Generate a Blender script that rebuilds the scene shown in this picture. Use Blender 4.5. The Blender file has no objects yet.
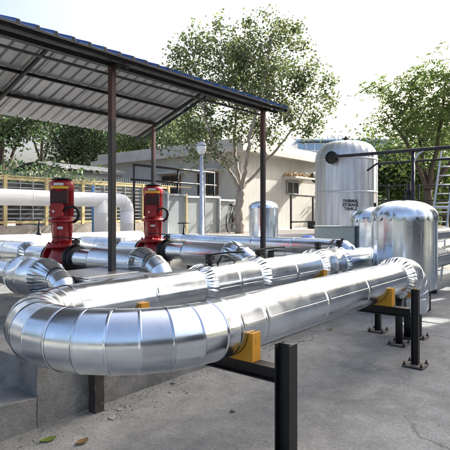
import bpy, math, random
import numpy as np
from mathutils import Vector, Matrix, noise
R = math.radians
random.seed(7)
rng = np.random.default_rng(11)
scene = bpy.context.scene
COL = scene.collection

# ------------------------------------------------------------------ camera, sky, sun, exposure
EYE = 1.65; FPX = 490.0; TH = math.atan2(395.0, FPX)
cam = bpy.data.cameras.new('camera'); cam_o = bpy.data.objects.new('camera', cam); COL.objects.link(cam_o)
cam_o.location = (0, 0, EYE); cam_o.rotation_euler = (R(90), 0, TH - R(90))
cam.sensor_width = 36; cam.lens = 36 * FPX / 450; cam.shift_y = -10 / 450
cam.clip_start = .05; cam.clip_end = 3000
scene.camera = cam_o

SUN_AZ, SUN_EL = R(-14), R(33)
world = bpy.data.worlds.new('World'); scene.world = world; world.use_nodes = True
wn = world.node_tree
sky = wn.nodes.new('ShaderNodeTexSky'); sky.sky_type = 'NISHITA'; sky.sun_disc = False
sky.sun_elevation = SUN_EL; sky.sun_rotation = R(90) - SUN_AZ
sky.air_density = .9; sky.dust_density = 10.0; sky.ozone_density = 1.0
wn.links.new(sky.outputs[0], wn.nodes['Background'].inputs[0])
wn.nodes['Background'].inputs[1].default_value = .15
sun = bpy.data.lights.new('sun', 'SUN'); sun.energy = 4.2; sun.angle = R(.5); sun.color = (1, .965, .90)
sun_o = bpy.data.objects.new('sun', sun); COL.objects.link(sun_o)
SDIR = Vector((math.cos(SUN_EL) * math.cos(SUN_AZ), math.cos(SUN_EL) * math.sin(SUN_AZ), math.sin(SUN_EL)))
sun_o.rotation_euler = (-SDIR).to_track_quat('-Z', 'Y').to_euler(); sun_o.location = (0, 0, 30)
vs = scene.view_settings
vs.view_transform = 'Standard'; vs.look = 'None'; vs.gamma = 1; vs.use_curve_mapping = False
vs.exposure = 1.6
scene.render.engine = 'CYCLES'

# ------------------------------------------------------------------ pixel helpers (direction only; depth from what a thing touches)
CT, ST = math.cos(TH), math.sin(TH)
def fr(fwd, right, z=0.0): return Vector((CT * fwd + ST * right, ST * fwd - CT * right, z))
def at_fwd(u, v, fwd): return fr(fwd, (u - 225) / FPX * fwd, EYE - (v - 215) / FPX * fwd)
def at_z(u, v, z): return at_fwd(u, v, FPX * (EYE - z) / (v - 215))
def X_on(u, Y):
    k = (u - 225) / FPX
    return (CT * Y + k * ST * Y) / (ST - k * CT)
def Y_on(u, X):
    k = (u - 225) / FPX
    return (ST * X - k * CT * X) / (CT + k * ST)

# ------------------------------------------------------------------ mesh helpers
class MB:
    def __init__(s): s.v = []; s.f = []; s.m = []; s.sm = []
    def add(s, vs_, fs, m=0, smooth=False):
        b = len(s.v); s.v += [tuple(p) for p in vs_]
        for f in fs: s.f.append(tuple(i + b for i in f)); s.m.append(m); s.sm.append(smooth)
        return s
    def box(s, c, d, rot=None, m=0, taper=1.0):
        c = Vector(c); P = []
        for z in (-1, 1):
            t = taper if z > 0 else 1
            for x, y in ((-1, -1), (1, -1), (1, 1), (-1, 1)):
                p = Vector((x * d[0] / 2 * t, y * d[1] / 2 * t, z * d[2] / 2))
                if rot is not None: p = rot @ p
                P.append(c + p)
        return s.add(P, [(0, 3, 2, 1), (4, 5, 6, 7), (0, 1, 5, 4), (1, 2, 6, 5), (2, 3, 7, 6), (3, 0, 4, 7)], m)
    def bar(s, a, b, w, h, m=0, up=(0, 0, 1)):
        a, b = Vector(a), Vector(b); d = (b - a); L = d.length; d.normalize()
        up = Vector(up)
        if abs(d.dot(up)) > .99: up = Vector((1, 0, 0))
        sx = d.cross(up).normalized(); uz = sx.cross(d)
        rot = Matrix((d, sx, uz)).transposed()
        return s.box((a + b) / 2, (L, w, h), rot, m)
    def rings(s, rings, m=0, smooth=True, cap=(False, False), closed=True):
        n = len(rings[0]); b = len(s.v)
        for r in rings: s.v += [tuple(p) for p in r]
        for i in range(len(rings) - 1):
            for j in range(n if closed else n - 1):
                k = (j + 1) % n
                s.f.append((b + i * n + j, b + i * n + k, b + (i + 1) * n + k, b + (i + 1) * n + j)); s.m.append(m); s.sm.append(smooth)
        if cap[0]: s.f.append(tuple(b + j for j in reversed(range(n)))); s.m.append(m); s.sm.append(False)
        if cap[1]: s.f.append(tuple(b + (len(rings) - 1) * n + j for j in range(n))); s.m.append(m); s.sm.append(False)
        return s
    def lathe(s, o, ax, prof, n=32, m=0, cap=(True, True), smooth=True, a0=0, a1=None):
        """prof: list of (distance along axis, radius); repeat a point for a hard edge"""
        o = Vector(o); ax = Vector(ax).normalized()
        u = ax.orthogonal().normalized() if abs(ax.z) > .9 else ax.cross(Vector((0, 0, 1))).normalized()
        w = ax.cross(u)
        rs = []
        for t, r in prof:
            rs.append([o + ax * t + (u * math.cos(2 * math.pi * j / n) + w * math.sin(2 * math.pi * j / n)) * r for j in range(n)])
        return s.rings(rs, m, smooth, cap)
    def cyl(s, a, b, r, n=16, m=0, r2=None, cap=True, smooth=True):
        a, b = Vector(a), Vector(b)
        return s.lathe(a, b - a, [(0, r), ((b - a).length, r if r2 is None else r2)], n, m, (cap, cap), smooth)
    def tube(s, pts, rad, n=8, m=0, cap=True):
        pts = [Vector(p) for p in pts]; rs = []
        if not hasattr(rad, '__len__'): rad = [rad] * len(pts)
        nrm = None
        for i, p in enumerate(pts):
            d = (pts[min(i + 1, len(pts) - 1)] - pts[max(i - 1, 0)]).normalized()
            if nrm is None: nrm = d.orthogonal().normalized()
            else:
                nrm = nrm - d * nrm.dot(d)
                nrm = nrm.normalized() if nrm.length > 1e-6 else d.orthogonal().normalized()
            b = d.cross(nrm)
            rs.append([p + (nrm * math.cos(2 * math.pi * j / n) + b * math.sin(2 * math.pi * j / n)) * rad[i] for j in range(n)])
        return s.rings(rs, m, True, (cap, cap))

ROOT = {}
def mesh_of(name, mb, mats, off=Vector((0, 0, 0)), bevel=0):
    me = bpy.data.meshes.new(name)
    me.from_pydata([tuple(Vector(p) - off) for p in mb.v], [], mb.f)
    for mt in (mats if isinstance(mats, (list, tuple)) else [mats]): me.materials.append(mt)
    me.polygons.foreach_set('material_index', mb.m); me.polygons.foreach_set('use_smooth', mb.sm)
    me.update(); return me
def obj(name, mb, mats, parent=None, bevel=0):
    off = ROOT.get(parent.name, Vector((0, 0, 0))) if parent else Vector((0, 0, 0))
    o = bpy.data.objects.new(name, mesh_of(name, mb, mats, off)); COL.objects.link(o)
    if parent: o.parent = parent; ROOT[o.name] = off
    if bevel:
        b = o.modifiers.new('bevel', 'BEVEL'); b.width = bevel; b.segments = 2; b.limit_method = 'ANGLE'
    return o
def tag(o, label, cat, group=None):
    o['label'] = label; o['category'] = cat
    if group: o['group'] = group
    return o
def thing(name, label, cat, loc=(0, 0, 0), group=None):
    o = bpy.data.objects.new(name, None); COL.objects.link(o); o.location = loc; o.empty_display_size = .2
    ROOT[o.name] = Vector(loc); return tag(o, label, cat, group)
def struct(o): o['kind'] = 'structure'; return o
def copy_tree(o, parent=None):
    c = o.copy(); COL.objects.link(c); c.parent = parent
    for ch in list(o.children): copy_tree(ch, c)
    return c
def clone(o, loc, label, rz=None):
    c = copy_tree(o); c.location = loc
    if rz is not None: c.rotation_euler.z = rz
    c['label'] = label; return c

# ------------------------------------------------------------------ materials
def mat(name):
    m = bpy.data.materials.new(name); m.use_nodes = True
    return m, m.node_tree, m.node_tree.nodes['Principled BSDF']
def N(nt, t, **kw):
    n = nt.nodes.new(t)
    for k, v in kw.items():
        if k in n.inputs: n.inputs[k].default_value = v
        else: setattr(n, k, v)
    return n
def ramp(nt, src, stops):
    r = nt.nodes.new('ShaderNodeValToRGB'); el = r.color_ramp.elements
    while len(el) < len(stops): el.new(.5)
    for e, (p, c) in zip(el, stops): e.position = p; e.color = (*c, 1) if len(c) == 3 else c
    nt.links.new(src, r.inputs[0]); return r.outputs[0]
def g3(v): return (v, v, v)
def coords(nt, kind='Object', scale=(1, 1, 1)):
    t = N(nt, 'ShaderNodeTexCoord'); mp = N(nt, 'ShaderNodeMapping'); mp.inputs['Scale'].default_value = scale
    nt.links.new(t.outputs[kind], mp.inputs[0]); return mp.outputs[0]
def nz(nt, vec, scale, detail=4, rough=.6, dist=0):
    n = N(nt, 'ShaderNodeTexNoise'); n.inputs['Scale'].default_value = scale; n.inputs['Detail'].default_value = detail
    n.inputs['Roughness'].default_value = rough; n.inputs['Distortion'].default_value = dist
    nt.links.new(vec, n.inputs['Vector']); return n.outputs['Fac']
def bump(nt, p, h, strength, dist=.01, prev=None):
    b = N(nt, 'ShaderNodeBump'); b.inputs['Strength'].default_value = strength; b.inputs['Distance'].default_value = dist
    nt.links.new(h, b.inputs['Height'])
    if prev is not None: nt.links.new(prev, b.inputs['Normal'])
    nt.links.new(b.outputs[0], p.inputs['Normal']); return b.outputs[0]
def mixc(nt, fac, a, b, mode='MIX'):
    m = N(nt, 'ShaderNodeMix'); m.data_type = 'RGBA'; m.blend_type = mode
    for s_, x in ((6, a), (7, b)):
        if isinstance(x, tuple): m.inputs[s_].default_value = (*x, 1)
        else: nt.links.new(x, m.inputs[s_])
    if isinstance(fac, float): m.inputs[0].default_value = fac
    else: nt.links.new(fac, m.inputs[0])
    return m.outputs[2]

def alu_mat(name, base=(.79, .86, .93), r0=.10, r1=.26, dent=.25, dirt=.25):
    m, nt, p = mat(name)
    v = coords(nt, 'Object'); oi = N(nt, 'ShaderNodeObjectInfo')
    off = N(nt, 'ShaderNodeVectorMath', operation='ADD'); nt.links.new(v, off.inputs[0])
    mul = N(nt, 'ShaderNodeMath', operation='MULTIPLY'); mul.inputs[1].default_value = 37
    nt.links.new(oi.outputs['Random'], mul.inputs[0]); nt.links.new(mul.outputs[0], off.inputs[1])
    v = off.outputs[0]
    p.inputs['Metallic'].default_value = 1
    smear = nz(nt, v, 5, 4, .6, .6)
    blot = nz(nt, v, 2.3, 5, .65)
    nt.links.new(ramp(nt, smear, [(.3, g3(r0)), (.72, g3(r1))]), p.inputs['Roughness'])
    c = ramp(nt, blot, [(.3, tuple(x * (1 - dirt) for x in base)), (.62, base)])
    spk = ramp(nt, nz(nt, v, 55, 3, .7), [(.70, g3(0)), (.80, g3(.6))])
    c = mixc(nt, spk, c, (.60, .60, .59))
    rr = N(nt, 'ShaderNodeMapRange'); rr.inputs['To Min'].default_value = .88; rr.inputs['To Max'].default_value = 1.04
    nt.links.new(oi.outputs['Random'], rr.inputs[0])
    c = mixc(nt, 1.0, c, rr.outputs[0], 'MULTIPLY')
    nt.links.new(c, p.inputs['Base Color'])
    b1 = bump(nt, p, nz(nt, v, 3.2, 2, .5), dent, .02)
    bump(nt, p, nz(nt, v, 22, 3, .5), .03, .003, b1)
    return m
M = {}
M['alu'] = alu_mat('bright_aluminium_cladding', dent=.06, r0=.16, r1=.28)
M['alu_far'] = alu_mat('aluminium_cladding', r0=.17, r1=.30, dent=.05)
M['alu_crease'] = alu_mat('creased_aluminium', r0=.16, r1=.32, dent=.25)
M['alu_dull'] = alu_mat('weathered_aluminium', (.72, .73, .74), .34, .55, .3, .3)

def paint(name, col, rough=.45, metal=0, wear=.25, wcol=None, bmp=.08, scale=14, coat=0):
    m, nt, p = mat(name); v = coords(nt)
    a = nz(nt, v, scale, 6, .65); b = nz(nt, v, scale * .23, 4, .6)
    dk = tuple(x * (1 - wear) for x in col)
    c = ramp(nt, b, [(.35, dk), (.65, col)])
    if wcol: c = mixc(nt, ramp(nt, a, [(.60, g3(0)), (.68, g3(1))]), c, wcol)
    nt.links.new(c, p.inputs['Base Color'])
    nt.links.new(ramp(nt, a, [(.3, g3(max(.05, rough - .12))), (.7, g3(min(1, rough + .15)))]), p.inputs['Roughness'])
    p.inputs['Metallic'].default_value = metal; p.inputs['Coat Weight'].default_value = coat
    bump(nt, p, a, bmp, .004); return m
M['black'] = paint('black_steel_paint', (.007, .0075, .009), .5, wear=.3, wcol=(.02, .018, .016))
M['black2'] = paint('black_pipe_paint', (.014, .015, .018), .5, wear=.3)
M['alu_gap'] = paint('painted_gap_shade', (.20, .205, .215), .5, wear=.2)  # shade between collar flaps, painted in as a darker grey lining
M['yellow'] = paint('yellow_saddle_paint', (.62, .30, .02), .5, wear=.3, wcol=(.28, .14, .03))
M['yellow_f'] = paint('cream_yellow_fence_paint', (.62, .50, .24), .6, wear=.3, wcol=(.4, .32, .2))
M['red'] = paint('crimson_pump_paint', (.36, .012, .020), .40, wear=.3, bmp=.05, coat=.2)
M['red_d'] = paint('dark_motor_fins', (.045, .012, .016), .5, wear=.3)
M['white_p'] = paint('white_paint', (.78, .79, .78), .5, wear=.1)
M['white_pipe'] = paint('white_clad_pipe', (.86, .87, .87), .38, metal=0, wear=.1)
M['steel_pole'] = paint('galvanised_pole', (.50, .54, .60), .42, metal=.5, wear=.15)
M['galv'] = paint('galvanised_ladder', (.62, .65, .68), .4, metal=.5, wear=.15)
M['rust'] = paint('rusty_steel', (.05, .046, .043), .8, wear=.5, wcol=(.13, .11, .09), bmp=.4, scale=30)
M['plate'] = paint('weathered_base_plate', (.16, .14, .12), .8, wear=.4, wcol=(.09, .06, .045), bmp=.3, scale=30)
M['cab'] = paint('grey_green_cabinet', (.40, .44, .41), .5, wear=.1)
M['grey_sheet'] = paint('grey_sheet_panel', (.30, .33, .34), .55, wear=.15, wcol=(.2, .21, .2))
M['shed_roof'] = paint('old_grey_roof_sheet', (.10, .11, .12), .6, wear=.4)
M['tarp'] = paint('blue_tarpaulin', (.03, .09, .42), .55, wear=.3)
M['label_w'] = paint('sticker_white', (.75, .76, .78), .5, wear=.1)
M['label_y'] = paint('sticker_yellow', (.75, .50, .03), .5, wear=.1)
M['rubber'] = paint('black_rubber', (.012, .012, .013), .6, wear=.2)
M['brown'] = paint('brown_door', (.12, .07, .045), .6)
M['text'] = paint('dark_stencil_ink', (.035, .037, .045), .7, wear=.4)
M['letter'] = paint('pale_sign_letter', (.40, .45, .55), .5, wear=.1)
M['bluept'] = paint('blue_pole_paint', (.10, .28, .62), .5)

def column_mat():
    m, nt, p = mat('column_two_tone_paint'); t = N(nt, 'ShaderNodeTexCoord')
    g = N(nt, 'ShaderNodeNewGeometry'); sp = N(nt, 'ShaderNodeSeparateXYZ'); nt.links.new(g.outputs['Position'], sp.inputs[0])
    n = nz(nt, t.outputs['Object'], 20, 4); ad = N(nt, 'ShaderNodeMath', operation='MULTIPLY_ADD'); ad.inputs[1].default_value = .08
    nt.links.new(n, ad.inputs[0]); nt.links.new(sp.outputs[2], ad.inputs[2])
    f = N(nt, 'ShaderNodeMapRange'); f.inputs['From Min'].default_value = 2.74; f.inputs['From Max'].default_value = 2.80; nt.links.new(ad.outputs[0], f.inputs[0])
    nt.links.new(mixc(nt, f.outputs[0], (.007, .008, .011), (.055, .017, .019)), p.inputs['Base Color'])
    p.inputs['Roughness'].default_value = .45; bump(nt, p, n, .06, .004); return m
M['column'] = column_mat()

def ground_mat(name, c0, c1, c2, sc=1.0, crack=True, rough=.9, bs=.5):
    m, nt, p = mat(name); v = coords(nt)
    big = nz(nt, v, .45 * sc, 6, .62, .4); mid = nz(nt, v, 3.1 * sc, 7, .68); fine = nz(nt, v, 42 * sc, 5, .75); grit = nz(nt, v, 190 * sc, 2, .6)
    c = ramp(nt, big, [(.34, c0), (.52, c1), (.68, c2)])
    c = mixc(nt, .55, c, ramp(nt, mid, [(.3, tuple(x * .72 for x in c0)), (.7, c2)]), 'MIX')
    c = mixc(nt, .5, c, ramp(nt, fine, [(.32, g3(.45)), (.5, g3(.95)), (.68, g3(1.35))]), 'MULTIPLY')
    vs2 = N(nt, 'ShaderNodeTexVoronoi'); vs2.inputs['Scale'].default_value = 34 * sc; nt.links.new(v, vs2.inputs['Vector'])
    dots = mixc(nt, 1.0, ramp(nt, vs2.outputs['Distance'], [(.10, g3(1)), (.17, g3(0))]), ramp(nt, nz(nt, v, 6 * sc, 3), [(.48, g3(0)), (.6, g3(1))]), 'MULTIPLY')
    c = mixc(nt, mixc(nt, 1.0, dots, g3(.7), 'MULTIPLY'), c, tuple(x * .3 for x in c0))
    scuff = ramp(nt, nz(nt, coords(nt, 'Object', (1.1, 5.5, 2.2)), 1.3 * sc, 7, .72, .8), [(.60, g3(0)), (.74, g3(.55))])
    c = mixc(nt, scuff, c, tuple(min(1, x * 1.35) for x in c2))
    sp = ramp(nt, grit, [(.64, g3(0)), (.72, g3(1))])
    c = mixc(nt, mixc(nt, 1.0, sp, g3(.45), 'MULTIPLY'), c, tuple(x * .35 for x in c0))
    h = fine
    if crack:
        vo = N(nt, 'ShaderNodeTexVoronoi'); vo.feature = 'DISTANCE_TO_EDGE'; vo.inputs['Scale'].default_value = .42
        wv = N(nt, 'ShaderNodeVectorMath', operation='MULTIPLY_ADD')
        nn = N(nt, 'ShaderNodeTexNoise'); nn.inputs['Scale'].default_value = 1.6; nn.inputs['Detail'].default_value = 5; nt.links.new(v, nn.inputs['Vector'])
        nt.links.new(nn.outputs['Color'], wv.inputs[0]); wv.inputs[1].default_value = (.9, .9, .9); nt.links.new(v, wv.inputs[2])
        nt.links.new(wv.outputs[0], vo.inputs['Vector'])
        ck = ramp(nt, vo.outputs['Distance'], [(.0, g3(1)), (.008, g3(0))])
        msk = ramp(nt, big, [(.40, g3(0)), (.55, g3(.75))])
        c = mixc(nt, mixc(nt, 1.0, ck, msk, 'MULTIPLY'), c, tuple(x * .35 for x in c0))
    nt.links.new(c, p.inputs['Base Color']); p.inputs['Roughness'].default_value = rough
    b1 = bump(nt, p, mid, bs, .035); b2 = bump(nt, p, fine, bs * .6, .009, b1); bump(nt, p, grit, bs * .8, .004, b2)
    return m
M['ground'] = ground_mat('worn_concrete_yard', (.135, .144, .144), (.225, .237, .235), (.33, .343, .337), 1.0, True, .9, .8)
M['plinth'] = ground_mat('plinth_concrete', (.105, .113, .113), (.20, .21, .208), (.34, .348, .34), 1.6, True, .85, .8)
M['terrace'] = ground_mat('pale_dusty_paving', (.42, .40, .37), (.52, .50, .46), (.60, .57, .52), .8, False)
M['rubble'] = ground_mat('rubble_stone', (.22, .19, .15), (.36, .31, .25), (.45, .42, .38), 2.5, False)
M['stone'] = ground_mat('loose_stone', (.16, .155, .15), (.26, .25, .24), (.38, .37, .36), 3, False)
M['far'] = ground_mat('far_ground', (.16, .15, .11), (.22, .2, .15), (.3, .28, .22), .3, False)

def wall_mat(name, col, stain):
    m, nt, p = mat(name); v = coords(nt); vs_ = coords(nt, 'Object', (3, 3, .25))
    a = nz(nt, vs_, 2.2, 6, .7); b = nz(nt, v, 1.2, 6, .65); f = nz(nt, v, 30, 4)
    c = ramp(nt, b, [(.3, tuple(x * .82 for x in col)), (.65, col)])
    c = mixc(nt, ramp(nt, a, [(.52, g3(0)), (.78, g3(.7))]), c, stain)
    nt.links.new(c, p.inputs['Base Color']); p.inputs['Roughness'].default_value = .85
    bump(nt, p, f, .25, .01); return m
M['wall'] = wall_mat('cream_plaster', (.50, .49, .455), (.27, .26, .235))
M['wall_w'] = wall_mat('whitewashed_plaster', (.66, .65, .61), (.40, .39, .36))
M['slab_edge'] = wall_mat('stained_concrete_eave', (.52, .50, .46), (.16, .155, .14))
M['tank_w'] = None
def tank_mat():
    m, nt, p = mat('chalky_aluminium_tank'); v = coords(nt); vs_ = coords(nt, 'Object', (4, 4, .18))
    a = nz(nt, vs_, 3, 6, .7); b = nz(nt, v, 1.4, 5)
    c = ramp(nt, a, [(.35, (.45, .47, .49)), (.6, (.68, .70, .72))])
    sp = N(nt, 'ShaderNodeSeparateXYZ'); nt.links.new(v, sp.inputs[0])
    top = N(nt, 'ShaderNodeMapRange'); top.inputs['From Min'].default_value = 2.25; top.inputs['From Max'].default_value = 2.6; nt.links.new(sp.outputs[2], top.inputs[0])
    st = mixc(nt, 1.0, ramp(nt, a, [(.4, g3(0)), (.6, g3(.8))]), top.outputs[0], 'MULTIPLY')
    c = mixc(nt, st, c, (.33, .32, .24))
    nt.links.new(c, p.inputs['Base Color']); p.inputs['Metallic'].default_value = .7
    nt.links.new(ramp(nt, b, [(.3, g3(.34)), (.7, g3(.52))]), p.inputs['Roughness']); bump(nt, p, b, .2, .02); return m
M['tank_w'] = tank_mat()
def roof_mats():
    m, nt, p = mat('blue_roof_paint'); v = coords(nt)
    nt.links.new(ramp(nt, nz(nt, v, 3, 5), [(.3, (.012, .055, .17)), (.7, (.022, .09, .27))]), p.inputs['Base Color'])
    p.inputs['Roughness'].default_value = .4
    m2, nt, p = mat('bare_roof_sheet_underside'); v = coords(nt)
    c = ramp(nt, nz(nt, v, 1.6, 6, .7), [(.3, (.32, .32, .32)), (.5, (.41, .41, .41)), (.7, (.49, .49, .48))])
    c = mixc(nt, ramp(nt, nz(nt, coords(nt, 'Object', (6, .6, 1)), 3, 5, .7), [(.58, g3(0)), (.72, g3(.3))]), c, (.34, .33, .32))
    nt.links.new(c, p.inputs['Base Color']); p.inputs['Roughness'].default_value = .45; p.inputs['Metallic'].default_value = .35
    return m, m2
M['roof_blue'], M['roof_under'] = roof_mats()
def bark_mat(name, c0, c1):
    m, nt, p = mat(name); v = coords(nt, 'Object', (1, 1, .35)); a = nz(nt, v, 9, 7, .7, .5)
    nt.links.new(ramp(nt, a, [(.3, c0), (.7, c1)]), p.inputs['Base Color']); p.inputs['Roughness'].default_value = .9; bump(nt, p, a, .7, .03); return m
M['bark'] = bark_mat('pale_grey_bark', (.20, .17, .14), (.42, .37, .31)); M['bark_d'] = bark_mat('dark_bark', (.035, .028, .02), (.10, .08, .06))
def leaf_mat(name, cols):
    m, nt, p = mat(name); g = N(nt, 'ShaderNodeNewGeometry')
    c = ramp(nt, g.outputs['Random Per Island'], [(i / (len(cols) - 1), k) for i, k in enumerate(cols)])
    nt.links.new(c, p.inputs['Base Color']); p.inputs['Roughness'].default_value = .5
    tr = N(nt, 'ShaderNodeBsdfTranslucent'); hs = N(nt, 'ShaderNodeHueSaturation'); hs.inputs['Value'].default_value = 1.9; hs.inputs['Saturation'].default_value = 1.1
    nt.links.new(c, hs.inputs['Color']); nt.links.new(hs.outputs[0], tr.inputs[0])
    mx = N(nt, 'ShaderNodeMixShader'); mx.inputs[0].default_value = .38
    nt.links.new(p.outputs[0], mx.inputs[1]); nt.links.new(tr.outputs[0], mx.inputs[2])
    nt.links.new(mx.outputs[0], nt.nodes['Material Output'].inputs[0]); return m
M['leaf_c'] = leaf_mat('grey_green_leaf', [(.040, .060, .030), (.065, .095, .040), (.09, .115, .055), (.13, .14, .05)])
M['leaf_r'] = leaf_mat('feathery_green_leaf', [(.040, .075, .022), (.065, .11, .03), (.10, .15, .04), (.12, .14, .05)])
M['leaf_d'] = leaf_mat('dark_green_leaf', [(.018, .036, .018), (.028, .052, .024), (.045, .07, .03), (.065, .095, .035)])
M['leaf_y'] = leaf_mat('lime_green_leaf', [(.08, .13, .02), (.12, .18, .03), (.16, .22, .04)])
M['leaf_dry'] = leaf_mat('dry_leaf', [(.13, .075, .035), (.2, .12, .05), (.16, .15, .05)])
def glass_mat(name, col, r):
    m, nt, p = mat(name); p.inputs['Base Color'].default_value = (*col, 1); p.inputs['Roughness'].default_value = r; p.inputs['Specular IOR Level'].default_value = .7; return m
M['glass_b'] = glass_mat('blue_tinted_glass', (.22, .36, .56), .2); M['dark'] = glass_mat('dark_window_glass', (.02, .022, .025), .25)

# ------------------------------------------------------------------ ground, plinth, terrace
def sheet(name, poly, z, m, parent=None, skirt=0):
    mb = MB(); n = len(poly)
    mb.add([(x, y, z) for x, y in poly], [tuple(range(n))])
    if skirt:
        P = [(x, y, z) for x, y in poly] + [(x, y, z - skirt) for x, y in poly]
        mb.add(P, [(i, i + n, (i + 1) % n + n, (i + 1) % n) for i in range(n)])
    return obj(name, mb, m, parent)
g = MB(); nn = 90                                   # near yard: gently uneven sheet inside a huge flat one
x0, x1, y0, y1 = -6, 16, -6, 12
def gz(x, y): return .012 * (noise.noise(Vector((x * .6, y * .6, 0))) + .5 * noise.noise(Vector((x * 2.3, y * 2.3, 3)))) + .001
P = [(x0 + (x1 - x0) * i / nn, y0 + (y1 - y0) * j / nn) for i in range(nn + 1) for j in range(nn + 1)]
g.add([(x, y, gz(x, y)) for x, y in P], [(i * (nn + 1) + j, (i + 1) * (nn + 1) + j, (i + 1) * (nn + 1) + j + 1, i * (nn + 1) + j + 1) for i in range(nn) for j in range(nn)], 0, True)
struct(obj('yard_paving', g, M['ground']))
struct(sheet('ground', [(-1500, -1500), (1500, -1500), (1500, 1500), (-1500, 1500)], -.03, M['far']))
PLZ = .51
def rough_block(name, x0, x1, y0, y1, z0, z1, m, step=.12, amp=.008, parent=None):
    """a cast block with slightly uneven faces and worn edges"""
    mb = MB()
    def face(o, a, b, na, nb, fl):
        P = []; 
        for i in range(na + 1):
            for j in range(nb + 1):
                p = o + a * (i / na) + b * (j / nb)
                d = noise.noise_vector(p * 2.1) * amp + noise.noise_vector(p * 8) * amp * .6
                P.append(p + d)
        mb.add(P, [((i * (nb + 1) + j), ((i + 1) * (nb + 1) + j), ((i + 1) * (nb + 1) + j + 1), (i * (nb + 1) + j + 1)) if not fl else ((i * (nb + 1) + j), (i * (nb + 1) + j + 1), ((i + 1) * (nb + 1) + j + 1), ((i + 1) * (nb + 1) + j)) for i in range(na) for j in range(nb)], 0, True)
    X, Y, Z = Vector((x1 - x0, 0, 0)), Vector((0, y1 - y0, 0)), Vector((0, 0, z1 - z0)); o = Vector((x0, y0, z0))
    k = lambda v: max(2, int(v.length / step))
    face(o, X, Z, k(X), k(Z), False); face(o, Y, Z, k(Y), k(Z), True); face(o + X, Y, Z, k(Y), k(Z), False); face(o + Y, X, Z, k(X), k(Z), True); face(o + Z, X, Y, k(X), k(Y), False)
    return obj(name, mb, m, parent)
pl = struct(rough_block('pump_plinth', 2.04, 7.6, 3.5, 8.9, -.02, PLZ, M['plinth'], .06, .016))
st_ = struct(rough_block('plinth_step', .9, 2.045, 3.505, 5.2, -.02, .25, M['plinth'], .06, .016))
TZ = 1.1
struct(sheet('terrace', [(-60, 9.0), (10.3, 9.0), (10.3, 5.1), (90, 5.1), (90, 90), (-60, 90)], TZ, M['terrace'], skirt=1.15))

# ------------------------------------------------------------------ pipe cladding builders
def frame_of(ax):
    ax = Vector(ax).normalized(); u = ax.cross(Vector((0, 0, 1)))
    u = u.normalized() if u.length > .1 else Vector((0, 1, 0)); return ax, u, ax.cross(u)
def clad(name, a, b, r, m, parent, n=48, bead=.004, lap=True, seam_angle=None):
    """one cladding sheet: rolled tube, swaged bead at its far end, lapped long seam with screws"""
    a, b = Vector(a), Vector(b); L = (b - a).length; mb = MB()
    pr = [(-.015, r), (L * .5, r), (L - .05, r), (L - .036, r), (L - .03, r + bead), (L - .014, r + bead), (L - .008, r + .0015), (L + .004, r + .0015), (L + .012, r + .0015)]
    if L > .25: pr[2:2] = []
    mb.lathe(a, b - a, pr, n, cap=(False, False))
    if lap:
        ax, u, w = frame_of(b - a)
        t = seam_angle if seam_angle is not None else R(random.choice((-8, 6, -20)))
        d = (u * math.cos(t) + w * math.sin(t)); tn = ax.cross(d)
        rows = []
        for tt_ in (.02, L - .04):
            row = []
            for q, dr in ((-.055, .0), (-.05, .0022), (-.02, .0022), (.02, .0022), (.05, .0022)):
                e_ = u * math.cos(t + q) + w * math.sin(t + q); row.append(a + ax * tt_ + e_ * (r + dr))
            rows.append(row)
        mb.rings(rows, closed=False)
        k = max(2, int(L / .15))
        for i in range(k):
            q = a + ax * (L * (i + .5) / k) + d * (r + .002)
            mb.cyl(q, q + d * .004, .004, 6)
    return obj(name, mb, m, parent)
def run(a, b, r, m, parent, step=.95, n=48, cuts=None, **k):
    a, b = Vector(a), Vector(b); L = (b - a).length
    if cuts is None:
        q = max(1, round(L / step)); cuts = [i / q for i in range(q + 1)]
    for i in range(len(cuts) - 1):
        w = Vector((random.uniform(-.002, .002), random.uniform(-.002, .002), random.uniform(-.002, .002)))
        clad('cladding_sheet', a + (b - a) * cuts[i] + w, a + (b - a) * cuts[i + 1] + w, r * random.uniform(.995, 1.008), m, parent, n, **k)
def elbow(c, p0, p1, rad, r, ng, m, parent, n=48):
    """lobster-back elbow of ng gores: centre c, unit arms p0 to p1, bend radius rad"""
    c, p0, p1 = Vector(c), Vector(p0), Vector(p1); ang = math.acos(max(-1, min(1, p0.dot(p1))))
    q1 = (p1 - p0 * p0.dot(p1)).normalized() if ang < 3.1 else p1
    ax = p0.cross(q1)
    for k in range(ng):
        mb = MB(); rs = []
        t0, t1 = ang * k / ng, ang * (k + 1) / ng
        rr = r * random.uniform(.996, 1.008); e = .008 / rad
        def ring(t, ra, skew=0):
            d = p0 * math.cos(t) + q1 * math.sin(t)
            return [c + d * (rad + ra * math.cos(2 * math.pi * j / n)) + ax * (ra * math.sin(2 * math.pi * j / n)) for j in range(n)]
        def chord(s):                                   # straight tube between the two mitre planes
            A, B = ring(t0, rr), ring(t1, rr); return [x.lerp(y, s) for x, y in zip(A, B)]
        def out(rg, t, dr):
            d = p0 * math.cos(t) + q1 * math.sin(t); cc = c + d * rad
            return [cc + (x - cc) * ((rr + dr) / rr) for x in rg]
        rs = [chord(0.0), chord(.02), chord(.45), chord(.86), chord(.905)]
        for s, dr in ((.92, .004), (.97, .004), (.985, .001), (1.0, .001)): rs.append(out(chord(s), t0 + (t1 - t0) * s, dr))
        mid = .5 * (t0 + t1)
        mb.rings(rs)
        obj('elbow_gore', mb, m, parent)
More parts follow.
